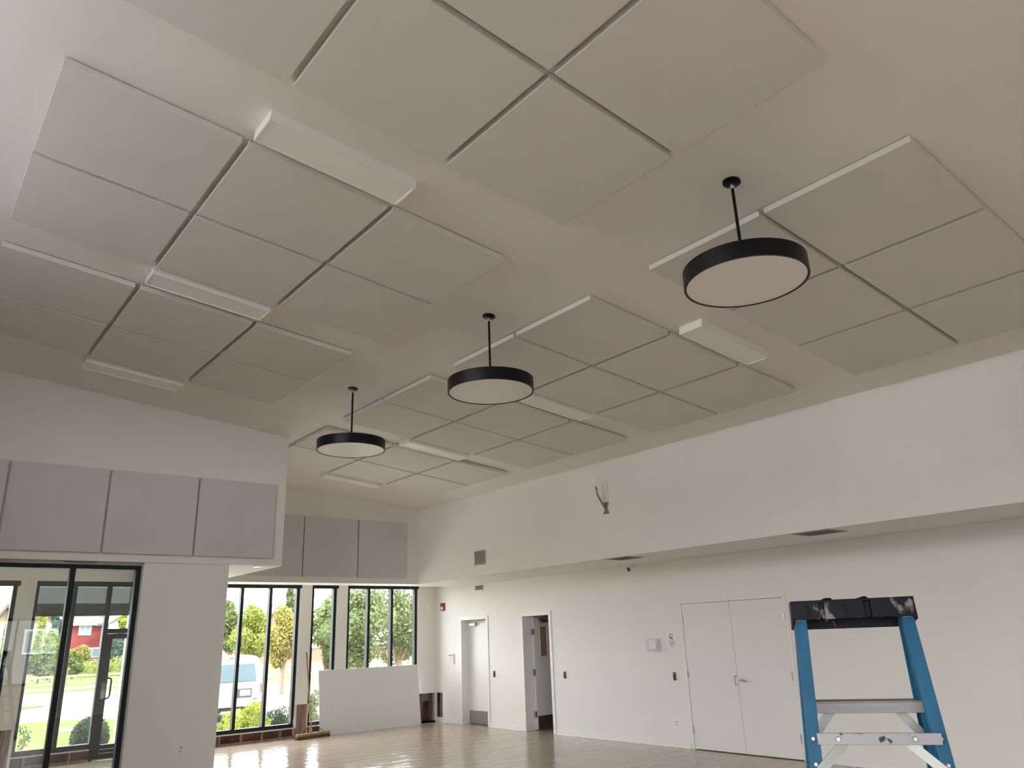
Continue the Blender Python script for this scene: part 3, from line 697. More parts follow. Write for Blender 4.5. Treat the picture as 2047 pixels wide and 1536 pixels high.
struct('trim_9', B(1.05, xr+.01, YS-.03, 11.2, zt, ZS), M_wall, 'white header strip above the entry glass', 'trim')
# outer entry: sidelights, transom, door, screen
t = thing('window_6', 'dark framed outer entry glazing with a lowered grey screen', 'window', (2.7, YG, 0), kind='structure')
d0, d1 = YG-.05, YG+.06
B(WE[0], 3.65, d0-.02, d1, ZH-.085, ZH).build('head_bar', M_frame, t, bevel=.003)
B(WE[0], WE[0]+.05, d0, d1, ZW, ZH-.085).build('frame_bar', M_frame, t, bevel=.003)
for m in (2.715, 3.265): B(m-.035, m+.035, d0, d1, (.0 if m > 3 else ZW+.08), ZH-.085).build('mullion', M_frame, t, bevel=.003)
B(WE[0]+.05, 3.23, d0, d1, ZW, ZW+.08).build('sill_bar', M_frame, t, bevel=.003)
B(3.30, 3.65, d0, d1, 2.03, 2.11).build('transom_bar', M_frame, t, bevel=.003)
for a, b, z0, z1 in ((WE[0]+.05, 2.68, ZW+.08, ZH-.085), (2.75, 3.23, ZW+.08, ZH-.085), (3.30, 3.645, 2.11, ZH-.085)): B(a, b, YG-.006, YG+.006, z0, z1).build('pane', M_glass_far, t)
curb(WE[0], 3.23, [2.3, 2.95], 'stripped framing under the entry sidelight', 'trim_10')
o = tag(B(2.13, 3.64, YG+.066, YG+.070, 2.36, ZH-.085).build('roller_shade', M_shade, loc=(2.9, YG+.068, 2.36)), 'dark see-through roller shade lowered over the entry glass', 'shade')
B(2.13, 3.64, YG+.061, YG+.078, 2.335, 2.36).build('hem_bar', M_frame, o, bevel=.003)
t = thing('door_4', 'dark framed glass entry door with a black pull handle', 'door', (3.47, YG, 0), kind='structure')
B(3.302, 3.40, d0+.02, d1-.02, .02, 2.025).build('stile', M_frame, t, bevel=.003)
B(3.40, 3.645, d0+.02, d1-.02, 1.94, 2.025).build('top_rail', M_frame, t, bevel=.003)
B(3.40, 3.645, d0+.02, d1-.02, .02, .235).build('bottom_rail', M_frame, t, bevel=.003)
B(3.40, 3.645, YG-.006, YG+.006, .235, 1.94).build('pane', M_glass_far, t)
for z in (.10, .16): B(3.40, 3.64, d0+.012, d0+.021, z, z+.010).build('weather_strip', M_steel, t)
B(3.302, 3.645, d0, d1, 0, .02).build('threshold', M_steel, t)
MB().tube([(3.375, d0+.02, 1.30), (3.385, d0-.06, 1.30), (3.43, d0-.085, 1.285), (3.44, d0-.085, 1.24), (3.435, d0-.085, 1.02), (3.425, d0-.085, .98), (3.385, d0-.06, .965), (3.375, d0+.02, .965)], .014, 10).build('pull_handle', M_black, t, smooth=True)
st = B(3.315, 3.385, d0+.016, d0+.021, .96, 1.22).build('sticker', mat('sticker blue grey', (0.16, 0.21, 0.26), 0.5), t)
for k in range(5): B(3.32, 3.38, d0+.013, d0+.016, .97+.028*k, .982+.028*k).build('print_line', M_white, st)
# switch on the entry pier
t = thing('light_switch', 'white switch plate high on the entry pier behind the glass', 'switch', (2.02, YF, 2.47))
B(1.985, 2.055, YF-.006, YF, 2.465, 2.585).build('plate', M_white, t, bevel=.003)
B(2.005, 2.035, YF-.012, YF-.005, 2.495, 2.555).build('rocker', M_trim, t, bevel=.002)
# ------------------------------------------------------------------ leaning board and broom
t0, t1 = Vector((7.30, 15.23, 0)), Vector((9.64, 15.23, 0))
gy = MB(); tk = .016; dy = .135; zt = 1.205
gy.hexa([(7.30, 15.225, 0), (9.64, 15.225, 0), (9.64, 15.225+tk, .002), (7.30, 15.225+tk, .002), (7.285, 15.225+dy, zt), (9.625, 15.225+dy, zt), (9.625, 15.225+dy+tk, zt), (7.285, 15.225+dy+tk, zt)])
o = gy.build('gypsum_board', M_gyp, loc=(8.47, 15.23, 0)); tag(o, 'large white gypsum board leaning below the far windows', 'board')
gy2 = MB().hexa([(7.285, 15.223+dy, zt), (9.625, 15.223+dy, zt), (9.625, 15.227+dy+tk, zt), (7.285, 15.227+dy+tk, zt), (7.285, 15.223+dy, zt+.006), (9.625, 15.223+dy, zt+.006), (9.625, 15.227+dy+tk, zt+.006), (7.285, 15.227+dy+tk, zt+.006)])
gy2.build('paper_edge', M_trim, o)
bc = Vector((7.075, 15.06, 0)); bdir = Vector((.365, .075, 0))
t = thing('push_broom', 'push broom with wooden handle leaning on the window pier', 'broom', bc)
u = bdir.normalized(); nrm = Vector((u.y, -u.x, 0))
def obx(mb, a, b, hw, z0, z1, taper=0.0):
    p = [bc+u*a, bc+u*b]
    return mb.hexa([p[0]+nrm*(hw+taper)+Vector((0, 0, z0)), p[1]+nrm*(hw+taper)+Vector((0, 0, z0)), p[1]-nrm*(hw+taper)+Vector((0, 0, z0)), p[0]-nrm*(hw+taper)+Vector((0, 0, z0)),
                    p[0]+nrm*hw+Vector((0, 0, z1)), p[1]+nrm*hw+Vector((0, 0, z1)), p[1]-nrm*hw+Vector((0, 0, z1)), p[0]-nrm*hw+Vector((0, 0, z1))])
obx(MB(), -.38, .38, .033, .055, .10).build('head_block', M_broomyel, t, bevel=.006)
br = MB()
rb = random.Random(2)
for k in range(38):
    a = -.375+.75*k/38; obx(br, a, a+.0185, .034, .0, .056, .012+rb.uniform(-.004, .006))
br.build('bristles', M_bristle, t)
top = on_y((613.0, 1305), YF-.03); base = bc+Vector((-.03, 0, .09))
mid = base.lerp(top, .45)
MB().tube([base, base.lerp(mid, .5), mid], .0135, 10).build('handle', M_broomyel, t, smooth=True)
MB().tube([mid, top], .013, 10).build('grip', M_broomwood, t, smooth=True)
MB().tube([base-(top-base).normalized()*.0, base.lerp(top, .085)], [.024, .019], 12).build('socket', mat('orange socket', (0.40, 0.19, 0.05), 0.5), t, smooth=True)
for s_ in (-1, 1): MB().tube([bc+u*.24*s_+Vector((0, 0, .10)), bc+u*.16*s_+Vector((0, .01, .17)), base.lerp(top, .13)], .005, 8).build('brace_wire', M_dark, t)

# ------------------------------------------------------------------ stepladder (rear side towards the viewer)
LH = 1.817
lad = thing('stepladder', 'blue fibreglass stepladder with a paint-spattered black top cap', 'ladder', (2.44, 1.31, 0), math.radians(-56))
def lx_out(z): return .170 + (LH-z)*.047       # outer half width of the rails
def yn(z): return -.045 - (LH-z)*.20             # rear (near) rails
def yf(z): return .045 + (LH-z)*.20              # front (step) rails
def rail(side, yfun, name, w, d, z0, z1, inward):
    mb = MB(); tk = .006
    def ring(z):
        xo = side*lx_out(z); xi = xo - side*w; y = yfun(z); yd = y + inward*d
        return [(xo, y, z), (xi, y, z), (xi, y+inward*tk, z), (xo-side*tk, y+inward*tk, z), (xo-side*tk, yd-inward*tk, z), (xi, yd-inward*tk, z), (xi, yd, z), (xo, yd, z)]
    a, b = mb.ring(ring(z0)), mb.ring(ring(z1)); mb.bridge(a, b); mb.f += [tuple(reversed(a)), tuple(b)]
    return mb.build(name, M_blue, lad, local=True, bevel=.0015)
rv = mat('rivet', (0.35, 0.34, 0.34), 0.35, 0.8)
for s_ in (-1, 1):
    r1 = rail(s_, yn, 'rear_rail', .036, .032, .03, LH-.045, 1)
    r2 = rail(s_, yf, 'front_rail', .030, -.07, .03, LH-.045, 1)
    for z in (1.424, 1.357):
        MB().tube([(s_*(lx_out(z)-.017), yn(z)+.002, z), (s_*(lx_out(z)-.017), yn(z)-.006, z)], [.0075, .005], 12).build('rivet', rv, r1, local=True, smooth=True)
    for rr, fy in ((r1, yn), (r2, yf)):
        z = .03; B(min(s_*lx_out(z), s_*(lx_out(z)-.04)), max(s_*lx_out(z), s_*(lx_out(z)-.04)), fy(z)-.03, fy(z)+.035, 0, .04).build('foot', M_dark, rr, local=True, bevel=.004)
# steps (front side): channel treads
for k in range(1, 6):
    z = LH-.305*k; xo = lx_out(z)-.012; y0 = yf(z)
    st = MB().box(-xo, xo, y0-.085, y0+.0, z-.004, z).box(-xo, xo, y0-.085, y0-.079, z-.034, z-.004).box(-xo, xo, y0-.006, y0, z-.034, z-.004)
    sp = st.build('step', M_alu, lad, local=True, bevel=.001)
    for s_ in (-1, 1): MB().bar((s_*(xo-.075), y0-.045, z-.03), (s_*(xo+.004), y0-.045, z-.125), .026, .006, (0, 1, 0)).build('step_brace', mat('zinc brace', (0.24, 0.25, 0.23), 0.45, 0.6), sp, local=True)
# rear horizontals
for k, z in enumerate((1.424, 1.00, .55, .15)):
    xo = lx_out(z)-.016
    hb = MB().box(-xo+.012, xo+.0, yn(z)-.012, yn(z)-.004, z-.0155, z+.0155).box(-xo+.012, xo, yn(z)-.004, yn(z)+.022, z-.0155, z-.0115).build('rear_brace', M_alu_spat if k == 0 else M_alu, lad, local=True, bevel=.001)
    for s_ in (-1, 1):
        MB().bar((s_*(xo-.085), yn(z)-.001, z-.012), (s_*(xo+.004), yn(z-.09)-.003, z-.095), .026, .007, (0, 1, 0)).build('diagonal_brace', MATS['zinc brace'], hb, local=True)
        MB().tube([(s_*(xo-.07), yn(z)-.010, z), (s_*(xo-.07), yn(z)-.017, z)], [.0085, .006], 12).build('rivet', rv, hb, local=True, smooth=True)
# spreaders
for s_ in (-1, 1):
    z = 1.05; MB().bar((s_*(lx_out(z)-.045), yn(z), z), (s_*(lx_out(z)-.045), yf(z), z), .004, .022, (0, 0, 1)).build('spreader', M_alu, lad, local=True)
# cap: top plate with long near and far skirts, end skirts, notches
cap = MB(); cw, cd = .179, .072
cap.box(-cw, cw, -cd, cd, LH-.008, LH)
for x0, x1, yy in ((-cw, -.098, 0), (-.080, .036, 0), (.054, cw, 0)):
    cap.box(x0, x1, -cd-.003, -cd+.004, LH-.058, LH-.001)
cap.box(-.098, -.080, -cd+.010, -cd+.016, LH-.056, LH-.008).box(.036, .054, -cd+.010, -cd+.016, LH-.056, LH-.008)
cap.box(-cw, cw, cd-.004, cd+.003, LH-.088, LH-.001)
for s_ in (-1, 1): cap.hexa([(s_*(cw-.006), -cd, LH-.066), (s_*(cw+.003), -cd, LH-.066), (s_*(cw+.003), cd, LH-.088), (s_*(cw-.006), cd, LH-.088), (s_*(cw-.006), -cd, LH-.001), (s_*cw, -cd, LH-.001), (s_*cw, cd, LH-.001), (s_*(cw-.006), cd, LH-.001)])
for x0, x1 in ((-.082, -.052), (.028, .052)): cap.hexa([(x0, -cd-.002, LH-.001), (x1, -cd-.002, LH-.001), (x1, cd, LH-.001), (x0, cd, LH-.001), (x0+.006, -cd+.004, LH+.006), (x1-.006, -cd+.004, LH+.006), (x1-.006, cd-.006, LH+.006), (x0+.006, cd-.006, LH+.006)])
for xs_ in (-.13, -.02, .11): cap.box(xs_-.003, xs_+.003, -cd-.006, -cd-.002, LH-.056, LH-.012)
cap.build('top_cap', M_cap, lad, local=True, bevel=.003)
for s_ in (-1, 1): MB().box(s_*.155-.012, s_*.155+.012, -.06, .06, LH-.06, LH-.008).build('cap_bracket', M_alu, lad, local=True)

# ------------------------------------------------------------------ outdoors
GZ = -0.5
def gmat(name, c1, c2, scale, rough=0.95, **k): return mat(name, c1, rough, col2=c2, scale=scale, spec=0.2, **k)
M_lawn = gmat('lawn', (0.10, 0.145, 0.022), (0.065, 0.10, 0.014), 1.2, bump=0.6, bscale=25)
M_road = gmat('concrete road', (0.235, 0.20, 0.185), (0.20, 0.172, 0.16), 0.6)
M_curb = gmat('kerb concrete', (0.26, 0.25, 0.235), (0.20, 0.19, 0.18), 2.0)
M_bounce = gmat('pale bounce ground', (0.76, 0.74, 0.71), (0.70, 0.68, 0.65), 2.0)
M_asph = gmat('asphalt', (0.13, 0.13, 0.135), (0.10, 0.10, 0.105), 3.0)
M_brick = mat('red brick', (0.20, 0.115, 0.085), 0.9, col2=(0.14, 0.08, 0.06), scale=14, stretch=(1, 1, 3))
struct('ground_lawn', B(-90, 160, YF+.25, 240, GZ-.4, GZ), M_lawn, 'green lawn around the building and beyond the road', 'lawn')
def slab_poly(pts, z0, z1):
    m = MB(); a = m.ring([(x, y, z0) for x, y in pts]); b = m.ring([(x, y, z1) for x, y in pts]); m.bridge(a, b); m.f += [tuple(reversed(a)), tuple(b)]; return m
road_pts = [(-40, 33.0), (2, 33.0), (5.5, 32.5), (7.2, 30.8), (8.0, 27.0), (9.5, 24.8), (13, 24.0), (60, 24.0), (60, 43), (22, 45.5), (17, 47), (13, 51), (-40, 52)]
struct('ground_road', slab_poly(road_pts, GZ-.1, GZ+.012), M_road, 'pale concrete car park with the van on it', 'road')
struct('ground_kerb', slab_poly([(22, 45.4), (17, 46.9), (13, 50.9), (-40, 51.9), (-40, 52.2), (13.1, 51.2), (17.2, 47.2), (22.1, 45.7), (60, 43.2), (60, 42.9)], GZ-.1, GZ+.13), M_curb, 'concrete kerb at the far side of the car park', 'kerb')
struct('ground_bounce', B(-1.5, 13, YF+.25, 20.2, GZ-.1, GZ+.03), M_bounce, 'unseen pale ground strip added outside the far wall to bounce light inside', 'path')  # added below the sill sight line to throw daylight up through the far windows
struct('ground_path', B(-90, 160, 58.2, 61.5, GZ-.1, GZ+.015), M_curb, 'pale path behind the rail fence', 'path')
isl = [(-8+14.3*math.cos(a)*(1 if math.cos(a) > 0 else .5), 39.2+2.2*math.sin(a)) for a in [2*math.pi*k/32 for k in range(32)]]
struct('ground_island_kerb', slab_poly([(-8+(x+8)*1.03, 39.2+(y-39.2)*1.14) for x, y in isl], GZ-.1, GZ+.12), M_curb, 'kerb around the grass island in the car park', 'kerb')
struct('ground_island', slab_poly(isl, GZ-.1, GZ+.16), M_lawn, 'grass island in the car park', 'lawn')
o = MB().lathe((5.6, 28.0, GZ), [(.75, 0), (.75, .03), (.35, .05), (.3, .06)], 28).build('manhole_cover', M_curb, loc=(5.6, 28.0, GZ)); tag(o, 'round concrete manhole cover in the lawn near the entry', 'manhole')

# foliage
def leaf_cloud(centers, radii, n, size, seed):
    r = np.random.RandomState(seed); k = len(centers)
    C = np.array(centers, float); Rr = np.array(radii, float)
    wgt = np.prod(Rr, axis=1)**(2/3); wgt /= wgt.sum()
    idx = r.choice(k, n, p=wgt)
    d = r.normal(size=(n, 3)); d /= np.linalg.norm(d, axis=1, keepdims=True)
    rad = r.uniform(.55, 1.04, (n, 1))**.6
    P = C[idx] + d*rad*Rr[idx]
    a = r.normal(size=(n, 3)); a /= np.linalg.norm(a, axis=1, keepdims=True)
    b = np.cross(a, d + r.normal(size=(n, 3))*.7); b /= np.linalg.norm(b, axis=1, keepdims=True)
    s = size*r.uniform(.6, 1.3, (n, 1))
    V = np.stack([P-a*s, P-b*s*.55, P+a*s, P+b*s*.55], axis=1).reshape(-1, 3)
    m = MB(); m.v = [tuple(v) for v in V]; m.f = [(4*i, 4*i+1, 4*i+2, 4*i+3) for i in range(n)]
    return m
def raw_build(mb, name, m, parent):
    o0 = ORG.get(parent.name, Vector((0, 0, 0)))
    me = bpy.data.meshes.new(name); me.from_pydata([(v[0]-o0[0], v[1]-o0[1], v[2]-o0[2]) for v in mb.v], [], mb.f); me.materials.append(m)
    o = bpy.data.objects.new(name, me); COL.objects.link(o); o.parent = parent; o['kind'] = 'stuff'
    return o
def leafm(name, c1, c2): return mat(name, c1, 0.6, col2=c2, scale=2.4, trans=0.35, spec=0.3)
L_yg = leafm('yellow green leaves', (0.231, 0.253, 0.044), (0.132, 0.182, 0.033))
L_g = leafm('green leaves', (0.125, 0.168, 0.042), (0.065, 0.10, 0.026))
L_gr = leafm('grey green leaves', (0.135, 0.168, 0.065), (0.068, 0.098, 0.034))
L_go = leafm('golden leaves', (0.253, 0.231, 0.055), (0.187, 0.176, 0.039))
L_lime = leafm('lime leaves', (0.275, 0.303, 0.033), (0.165, 0.209, 0.022))
L_dk = leafm('dark juniper', (0.050, 0.072, 0.039), (0.022, 0.036, 0.022))
L_sp = leafm('blue spruce needles', (0.088, 0.149, 0.121), (0.044, 0.083, 0.066))
M_bark = mat('bark', (0.22, 0.13, 0.085), 0.9, col2=(0.13, 0.08, 0.055), scale=8, stretch=(3, 3, .5))
def plant(name, label, cat, x, y, blobs, n, size, m, seed, trunk=None, group=None):
    t = thing(name, label, cat, (x, y, GZ), group=group)
    C = [(x+b[0], y+b[1], GZ+b[2]) for b in blobs]; R = [(b[3], b[4], b[5]) for b in blobs]
    raw_build(leaf_cloud(C, R, n, size, seed), 'foliage', m, t)
    rr = random.Random(seed)
    h = max(b[2] for b in blobs); tr = trunk or .05
    tk = MB().tube([(x, y, GZ), (x+.02, y, GZ+h*.35), (x-.02, y, GZ+h)], [tr, tr*.8, tr*.3], 8)
    for b in blobs:
        z0 = h*rr.uniform(.2, .4)
        tk.tube([(x, y, GZ+z0), (x+b[0]*.5, y+b[1]*.5, GZ+(z0+b[2])/2+.1), (x+b[0], y+b[1], GZ+b[2])], [tr*.55, tr*.4, tr*.15], 6)
    tk.build('trunk' if cat == 'tree' else 'stem', M_bark, t)
    return t
def blobs_for(w, z0, z1, n, seed, depth=None):
    r = random.Random(seed); out = []; d = depth or w
    for k in range(n):
        f = (k+.5)/n; z = z0+(z1-z0)*f; sh = math.sin(math.pi*min(.92, max(.12, .18+.72*f)))
        out.append((r.uniform(-.45, .45)*w*sh, r.uniform(-.4, .4)*d*sh, z, w*.36*(.6+.5*sh), d*.36*(.6+.5*sh), (z1-z0)/n*1.15+.15*w))
    return out
def px_tree(name, label, px0, px1, ytop, ybot, Y, n, size, m, seed, cat='tree', nb=7, trunk=.09, group=None):
    a, b = on_y((px0, (ytop+ybot)/2), Y), on_y((px1, (ytop+ybot)/2), Y)
    zt, zb = on_y(((px0+px1)/2, ytop), Y).z-GZ, on_y(((px0+px1)/2, ybot), Y).z-GZ
    w = b.x-a.x
    return plant(name, label, cat, (a.x+b.x)/2, Y, blobs_for(w, zb+.1*(zt-zb), zt-.1*(zt-zb), nb, seed, w), n, size, m, seed, trunk, group)
# trees seen through the far windows
px_tree('leafy_tree', 'green tree left behind the white van', 440, 484, 1205, 1300, 46, 4200, .10, L_g, 11, trunk=.1)
px_tree('leafy_tree', 'round yellow green tree directly behind the white van', 478, 542, 1216, 1318, 44, 6000, .09, L_yg, 12, trunk=.1)
px_tree('leafy_tree', 'golden leaved tree with a forked bare trunk right of the van', 540, 596, 1218, 1330, 37, 6000, .075, L_go, 13, trunk=.11)
px_tree('leafy_tree', 'thin tall aspen beyond the golden tree', 574, 592, 1172, 1222, 60, 900, .14, L_gr, 14, trunk=.08)
px_tree('leafy_tree', 'large grey green tree behind the narrow window', 612, 694, 1196, 1345, 37, 9000, .085, L_g, 15, nb=10, trunk=.14)
px_tree('leafy_tree', 'large leafy tree at the left of the wide window', 672, 770, 1170, 1330, 29, 11000, .072, L_gr, 16, nb=11, trunk=.15)
px_tree('leafy_tree', 'large pale leafy tree at the right of the wide window', 742, 850, 1168, 1318, 33, 11000, .078, L_gr, 17, nb=11, trunk=.15)
px_tree('leafy_tree', 'small lime green tree at the right edge of the wide window', 796, 836, 1214, 1290, 42, 2200, .12, L_lime, 18, trunk=.08)
# planting just outside the glass
px_tree('lime_shrub', 'lime green shrub right outside the window below the van', 462, 528, 1410, 1478, 18.2, 2600, .032, L_lime, 21, 'shrub', 8, .012)
px_tree('lime_shrub', 'low yellow green shrub at the left edge of the van window', 424, 464, 1432, 1478, 19.4, 1500, .032, L_yg, 22, 'shrub', 6, .012)
px_tree('juniper_shrub', 'dark green juniper shrub outside the right pane of the van window', 530, 588, 1420, 1462, 18.6, 4200, .022, L_dk, 23, 'shrub', 8, .012)
px_tree('pale_shrub', 'pale green shrub behind the broom handle outside', 612, 650, 1384, 1462, 17.2, 1800, .033, L_g, 24, 'shrub', 6, .012)
px_tree('thin_shrub', 'thin twiggy shrub outside the left entry window', 36, 58, 1448, 1500, 18.4, 170, .028, L_gr, 25, 'shrub', 5, .012)
t = thing('round_shrub', 'clipped ball shaped shrub outside the entry door', 'shrub', (4.02, 19.2, GZ))
raw_build(leaf_cloud([(4.02, 19.2, .04), (4.02, 19.2, -.12)], [(.37, .37, .40), (.36, .36, .36)], 11000, .026, 31), 'foliage', L_dk, t)
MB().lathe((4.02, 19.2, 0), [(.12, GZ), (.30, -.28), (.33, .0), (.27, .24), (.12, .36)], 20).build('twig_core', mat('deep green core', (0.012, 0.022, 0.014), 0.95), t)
# far planting seen through the entry
far = [('columnar_tree', 'slim yellow green tree left of the entry pier', 8, 22, 1236, 1330, 82, 900, .22, L_yg), ('columnar_tree', 'slim lime tree right of the entry pier', 66, 86, 1224, 1345, 78, 1500, .22, L_lime),
       ('evergreen_tree', 'dark evergreen tree between the tan and red houses', 102, 122, 1222, 1282, 100, 1400, .25, L_sp), ('blue_spruce', 'blue green spruce right of the red house', 224, 254, 1262, 1322, 94, 1800, .2, L_sp),
       ('leafy_tree', 'lime tree top at the right edge of the entry glass', 240, 262, 1226, 1262, 105, 900, .22, L_lime),
       ('garden_bush', 'yellow green bush in front of the tan house', 92, 126, 1262, 1332, 72, 2000, .17, L_yg), ('garden_bush', 'grey green bushes left of the brick wall', 52, 108, 1296, 1352, 68, 2400, .16, L_gr),
       ('garden_bush', 'pale pink green bush in front of the red house', 142, 186, 1296, 1322, 98, 1300, .2, L_go), ('garden_bush', 'green bush at the foot of the brick wall', 132, 160, 1318, 1350, 80, 900, .15, L_g),
       ('garden_bush', 'low grey green bush at the left picture edge', -14, 22, 1306, 1352, 70, 1500, .16, L_gr), ('garden_bush', 'low tufted bushes along the brick wall', 160, 262, 1328, 1348, 84, 1500, .14, L_yg)]
for i, (nm, lb, a, b, c_, d_, Y, n, sz, m) in enumerate(far): px_tree(nm, lb, a, b, c_, d_, Y, n, sz, m, 40+i, 'tree' if 'tree' in nm or 'spruce' in nm else 'shrub', 7, .1)

# rail fence and brick wall
t = thing('rail_fence', 'low wooden rail fence beyond the car park', 'fence', (15, 57, GZ))
M_rail = mat('grey rail', (0.20, 0.175, 0.15), 0.9)
for k in range(-4, 14): B(k*4.0-.08, k*4.0+.08, 56.9, 57.1, GZ, GZ+1.0).build('post', M_rail, t)
for z in (.35, .75): B(-16, 54, 56.96, 57.04, GZ+z, GZ+z+.14).build('rail', M_rail, t)
t = thing('brick_wall', 'long red brick garden wall in front of the houses', 'wall', (20, 101, GZ))
B(-40, 90, 101, 101.4, GZ, GZ+1.55).build('wall_body', M_brick, t)
B(-40, 90, 100.9, 101.5, GZ+1.55, GZ+1.68).build('coping', M_curb, t)

# houses
M_roof = mat('grey shingles', (0.12, 0.125, 0.14), 0.9, col2=(0.08, 0.083, 0.095), scale=4, stretch=(1, 1, 6))
M_hwin = mat('house glass', (0.25, 0.32, 0.36), 0.15)
M_tan = mat('tan siding', (0.26, 0.20, 0.14), 0.85); M_redh = mat('red siding', (0.22, 0.025, 0.03), 0.8, stretch=(1, 1, 12)); M_cream = mat('cream siding', (0.30, 0.27, 0.23), 0.85)
M_brown = mat('brown fascia', (0.13, 0.08, 0.06), 0.7); M_greyh = mat('grey siding', (0.20, 0.20, 0.20), 0.85, stretch=(1, 1, 10)); M_stone = mat('grey stone', (0.36, 0.36, 0.35), 0.9, col2=(0.25, 0.25, 0.25), scale=6)
def house(label, px0, px1, y_eave, y_ridge, Y, m, wins, gable=False, trim=M_white, depth=9.0, roof=None, name='house', loc=None):
    a, b = on_y((px0, y_eave), Y), on_y((px1, y_eave), Y)
    x0, x1 = a.x, b.x; ze = on_y(((px0+px1)/2, y_eave), Y).z; zr = on_y(((px0+px1)/2, y_ridge), Y).z
    t = thing(name, label, 'house', ((x0+x1)/2, Y, GZ))
    B(x0, x1, Y, Y+depth, GZ, ze).build('walls', m, t)
    rf = MB(); ov = .5
    if gable:
        xm = (x0+x1)/2
        for (xa, za), (xb, zb) in (((x0-ov, ze-.25), (xm, zr)), ((xm, zr), (x1+ov, ze-.25))):
            rf.hexa([(xa, Y-ov, za), (xb, Y-ov, zb), (xb, Y+depth+ov, zb), (xa, Y+depth+ov, za), (xa, Y-ov, za+.3), (xb, Y-ov, zb+.3), (xb, Y+depth+ov, zb+.3), (xa, Y+depth+ov, za+.3)])
        gb = MB(); r1 = gb.ring([(x0, Y, ze), (x1, Y, ze), (xm, Y, zr)]); r2 = gb.ring([(x0, Y+depth, ze), (x1, Y+depth, ze), (xm, Y+depth, zr)]); gb.bridge(r1, r2); gb.f += [tuple(reversed(r1)), tuple(r2)]
        gb.build('gable', m if trim is M_white else M_tan, t)
        fs = MB()
        for (xa, za), (xb, zb) in (((x0-ov, ze-.25), (xm, zr)), ((xm, zr), (x1+ov, ze-.25))):
            fs.hexa([(xa, Y-ov-.05, za-.15), (xb, Y-ov-.05, zb-.15), (xb, Y-ov, zb-.15), (xa, Y-ov, za-.15), (xa, Y-ov-.05, za+.3), (xb, Y-ov-.05, zb+.3), (xb, Y-ov, zb+.3), (xa, Y-ov, za+.3)])
        fs.build('fascia', trim, t)
    else:
        r1 = rf.ring([(x0-ov, Y-ov, ze), (x0-ov, Y+depth+ov, ze), (x0-ov, Y+depth/2, zr)]); r2 = rf.ring([(x1+ov, Y-ov, ze), (x1+ov, Y+depth+ov, ze), (x1+ov, Y+depth/2, zr)])
        rf.bridge(r1, r2); rf.f += [tuple(reversed(r1)), tuple(r2)]
        B(x0-ov, x1+ov, Y-ov-.1, Y-ov, ze-.25, ze+.05).build('fascia', trim, t)
    rf.build('roof', roof or M_roof, t)
    for (u0, u1, v0, v1) in wins:
        p, q_ = on_y((u0, v0), Y-.05), on_y((u1, v1), Y-.05)
        xa, xb, za, zb = p.x, q_.x, q_.z, p.z
        w = B(xa-.15, xb+.15, Y-.12, Y, za-.15, zb+.15).build('window', M_white, t)
        xm = (xa+xb)/2
        for c0, c1 in ((xa, xm-.05), (xm+.05, xb)): B(c0, c1, Y-.14, Y-.12, za, zb).build('pane', M_hwin, w)
    return t
house('tan house with grey roof at the left picture edge', -40, 46, 1240, 1194, 120, M_tan, [(1, 6, 1296, 1306), (8, 13, 1296, 1306)], False, M_brown, 16)
house('tan gabled porch wing with brown fascia at the left edge', -6, 24, 1246, 1212, 106, M_cream, [(2, 12, 1288, 1302)], True, M_brown)
house('tan gabled house with a white window behind the lime tree', 64, 112, 1244, 1222, 107, M_tan, [(88, 98, 1249, 1263)], True, M_brown)
house('red sided house with grey roof behind the brick wall', 142, 212, 1247, 1230, 120, M_redh, [(161, 179, 1253, 1268), (170, 196, 1298, 1316)], False, M_white, 14)
house('cream gabled garage wing of the red house', 214, 266, 1246, 1228, 115, M_cream, [(220, 242, 1250, 1256)], True, M_white, 2.8)
house('long dark roofed row of houses beyond the red house', 60, 300, 1238, 1203, 165, M_brown, [], False, M_brown, 14, mat('charcoal shingles', (0.05, 0.05, 0.055), 0.9))
house('large house with a pale grey roof behind the trees', 480, 556, 1236, 1197, 130, M_cream, [], False, M_white, 16, mat('pale shingles', (0.20, 0.22, 0.25), 0.9, col2=(0.15, 0.17, 0.20), scale=3))
house('dark brown gabled house beyond the golden tree', 546, 566, 1226, 1211, 112, M_brown, [], True, M_brown)
house('dark brown gabled house beside the tall aspen', 562, 588, 1226, 1206, 116, M_brown, [], True, M_brown)
house('cream bungalow with white roof behind the van', 428, 452, 1294, 1280, 90, M_cream, [(446, 450, 1297, 1306)], False, M_white, 8, M_cream)
# house behind the viewer, mirrored in the entry glass
t = thing('house', 'dark grey gabled house outside behind the viewer, mirrored in entry glass', 'house', (8.5, -32, GZ))
B(1, 16, -40, -32, GZ, 4.4).build('walls', M_greyh, t)
rf = MB(); r1 = rf.ring([(.4, -31.4, 4.3), (.4, -40.6, 4.3), (.4, -36, 7.2)]); r2 = rf.ring([(16.6, -31.4, 4.3), (16.6, -40.6, 4.3), (16.6, -36, 7.2)]); rf.bridge(r1, r2); rf.f += [tuple(reversed(r1)), tuple(r2)]
rf.build('roof', M_roof, t)
for x in (3.5, 7.2, 11.0):
    w = B(x, x+1.9, -32, -31.9, 1.7, 3.1).build('window', M_white, t)
    for c0 in (x+.12, x+1.0): B(c0, c0+.78, -31.9, -31.88, 1.82, 2.98).build('pane', M_hwin, w)
struct('ground_rear', B(-90, 160, -120, YR-.3, GZ-.4, GZ), M_asph, 'dark asphalt behind the building', 'paving')
struct('roof_reflector', B(-3.0, XL-.22, 0.3, 12.0, 3.1, 3.3), mat('pale reflector', (0.55, 0.57, 0.60), 0.8), 'unseen pale roof slab added below the upper side windows to bounce light', 'roof')  # added out of view as a reflector, sends sky light up to the ceiling
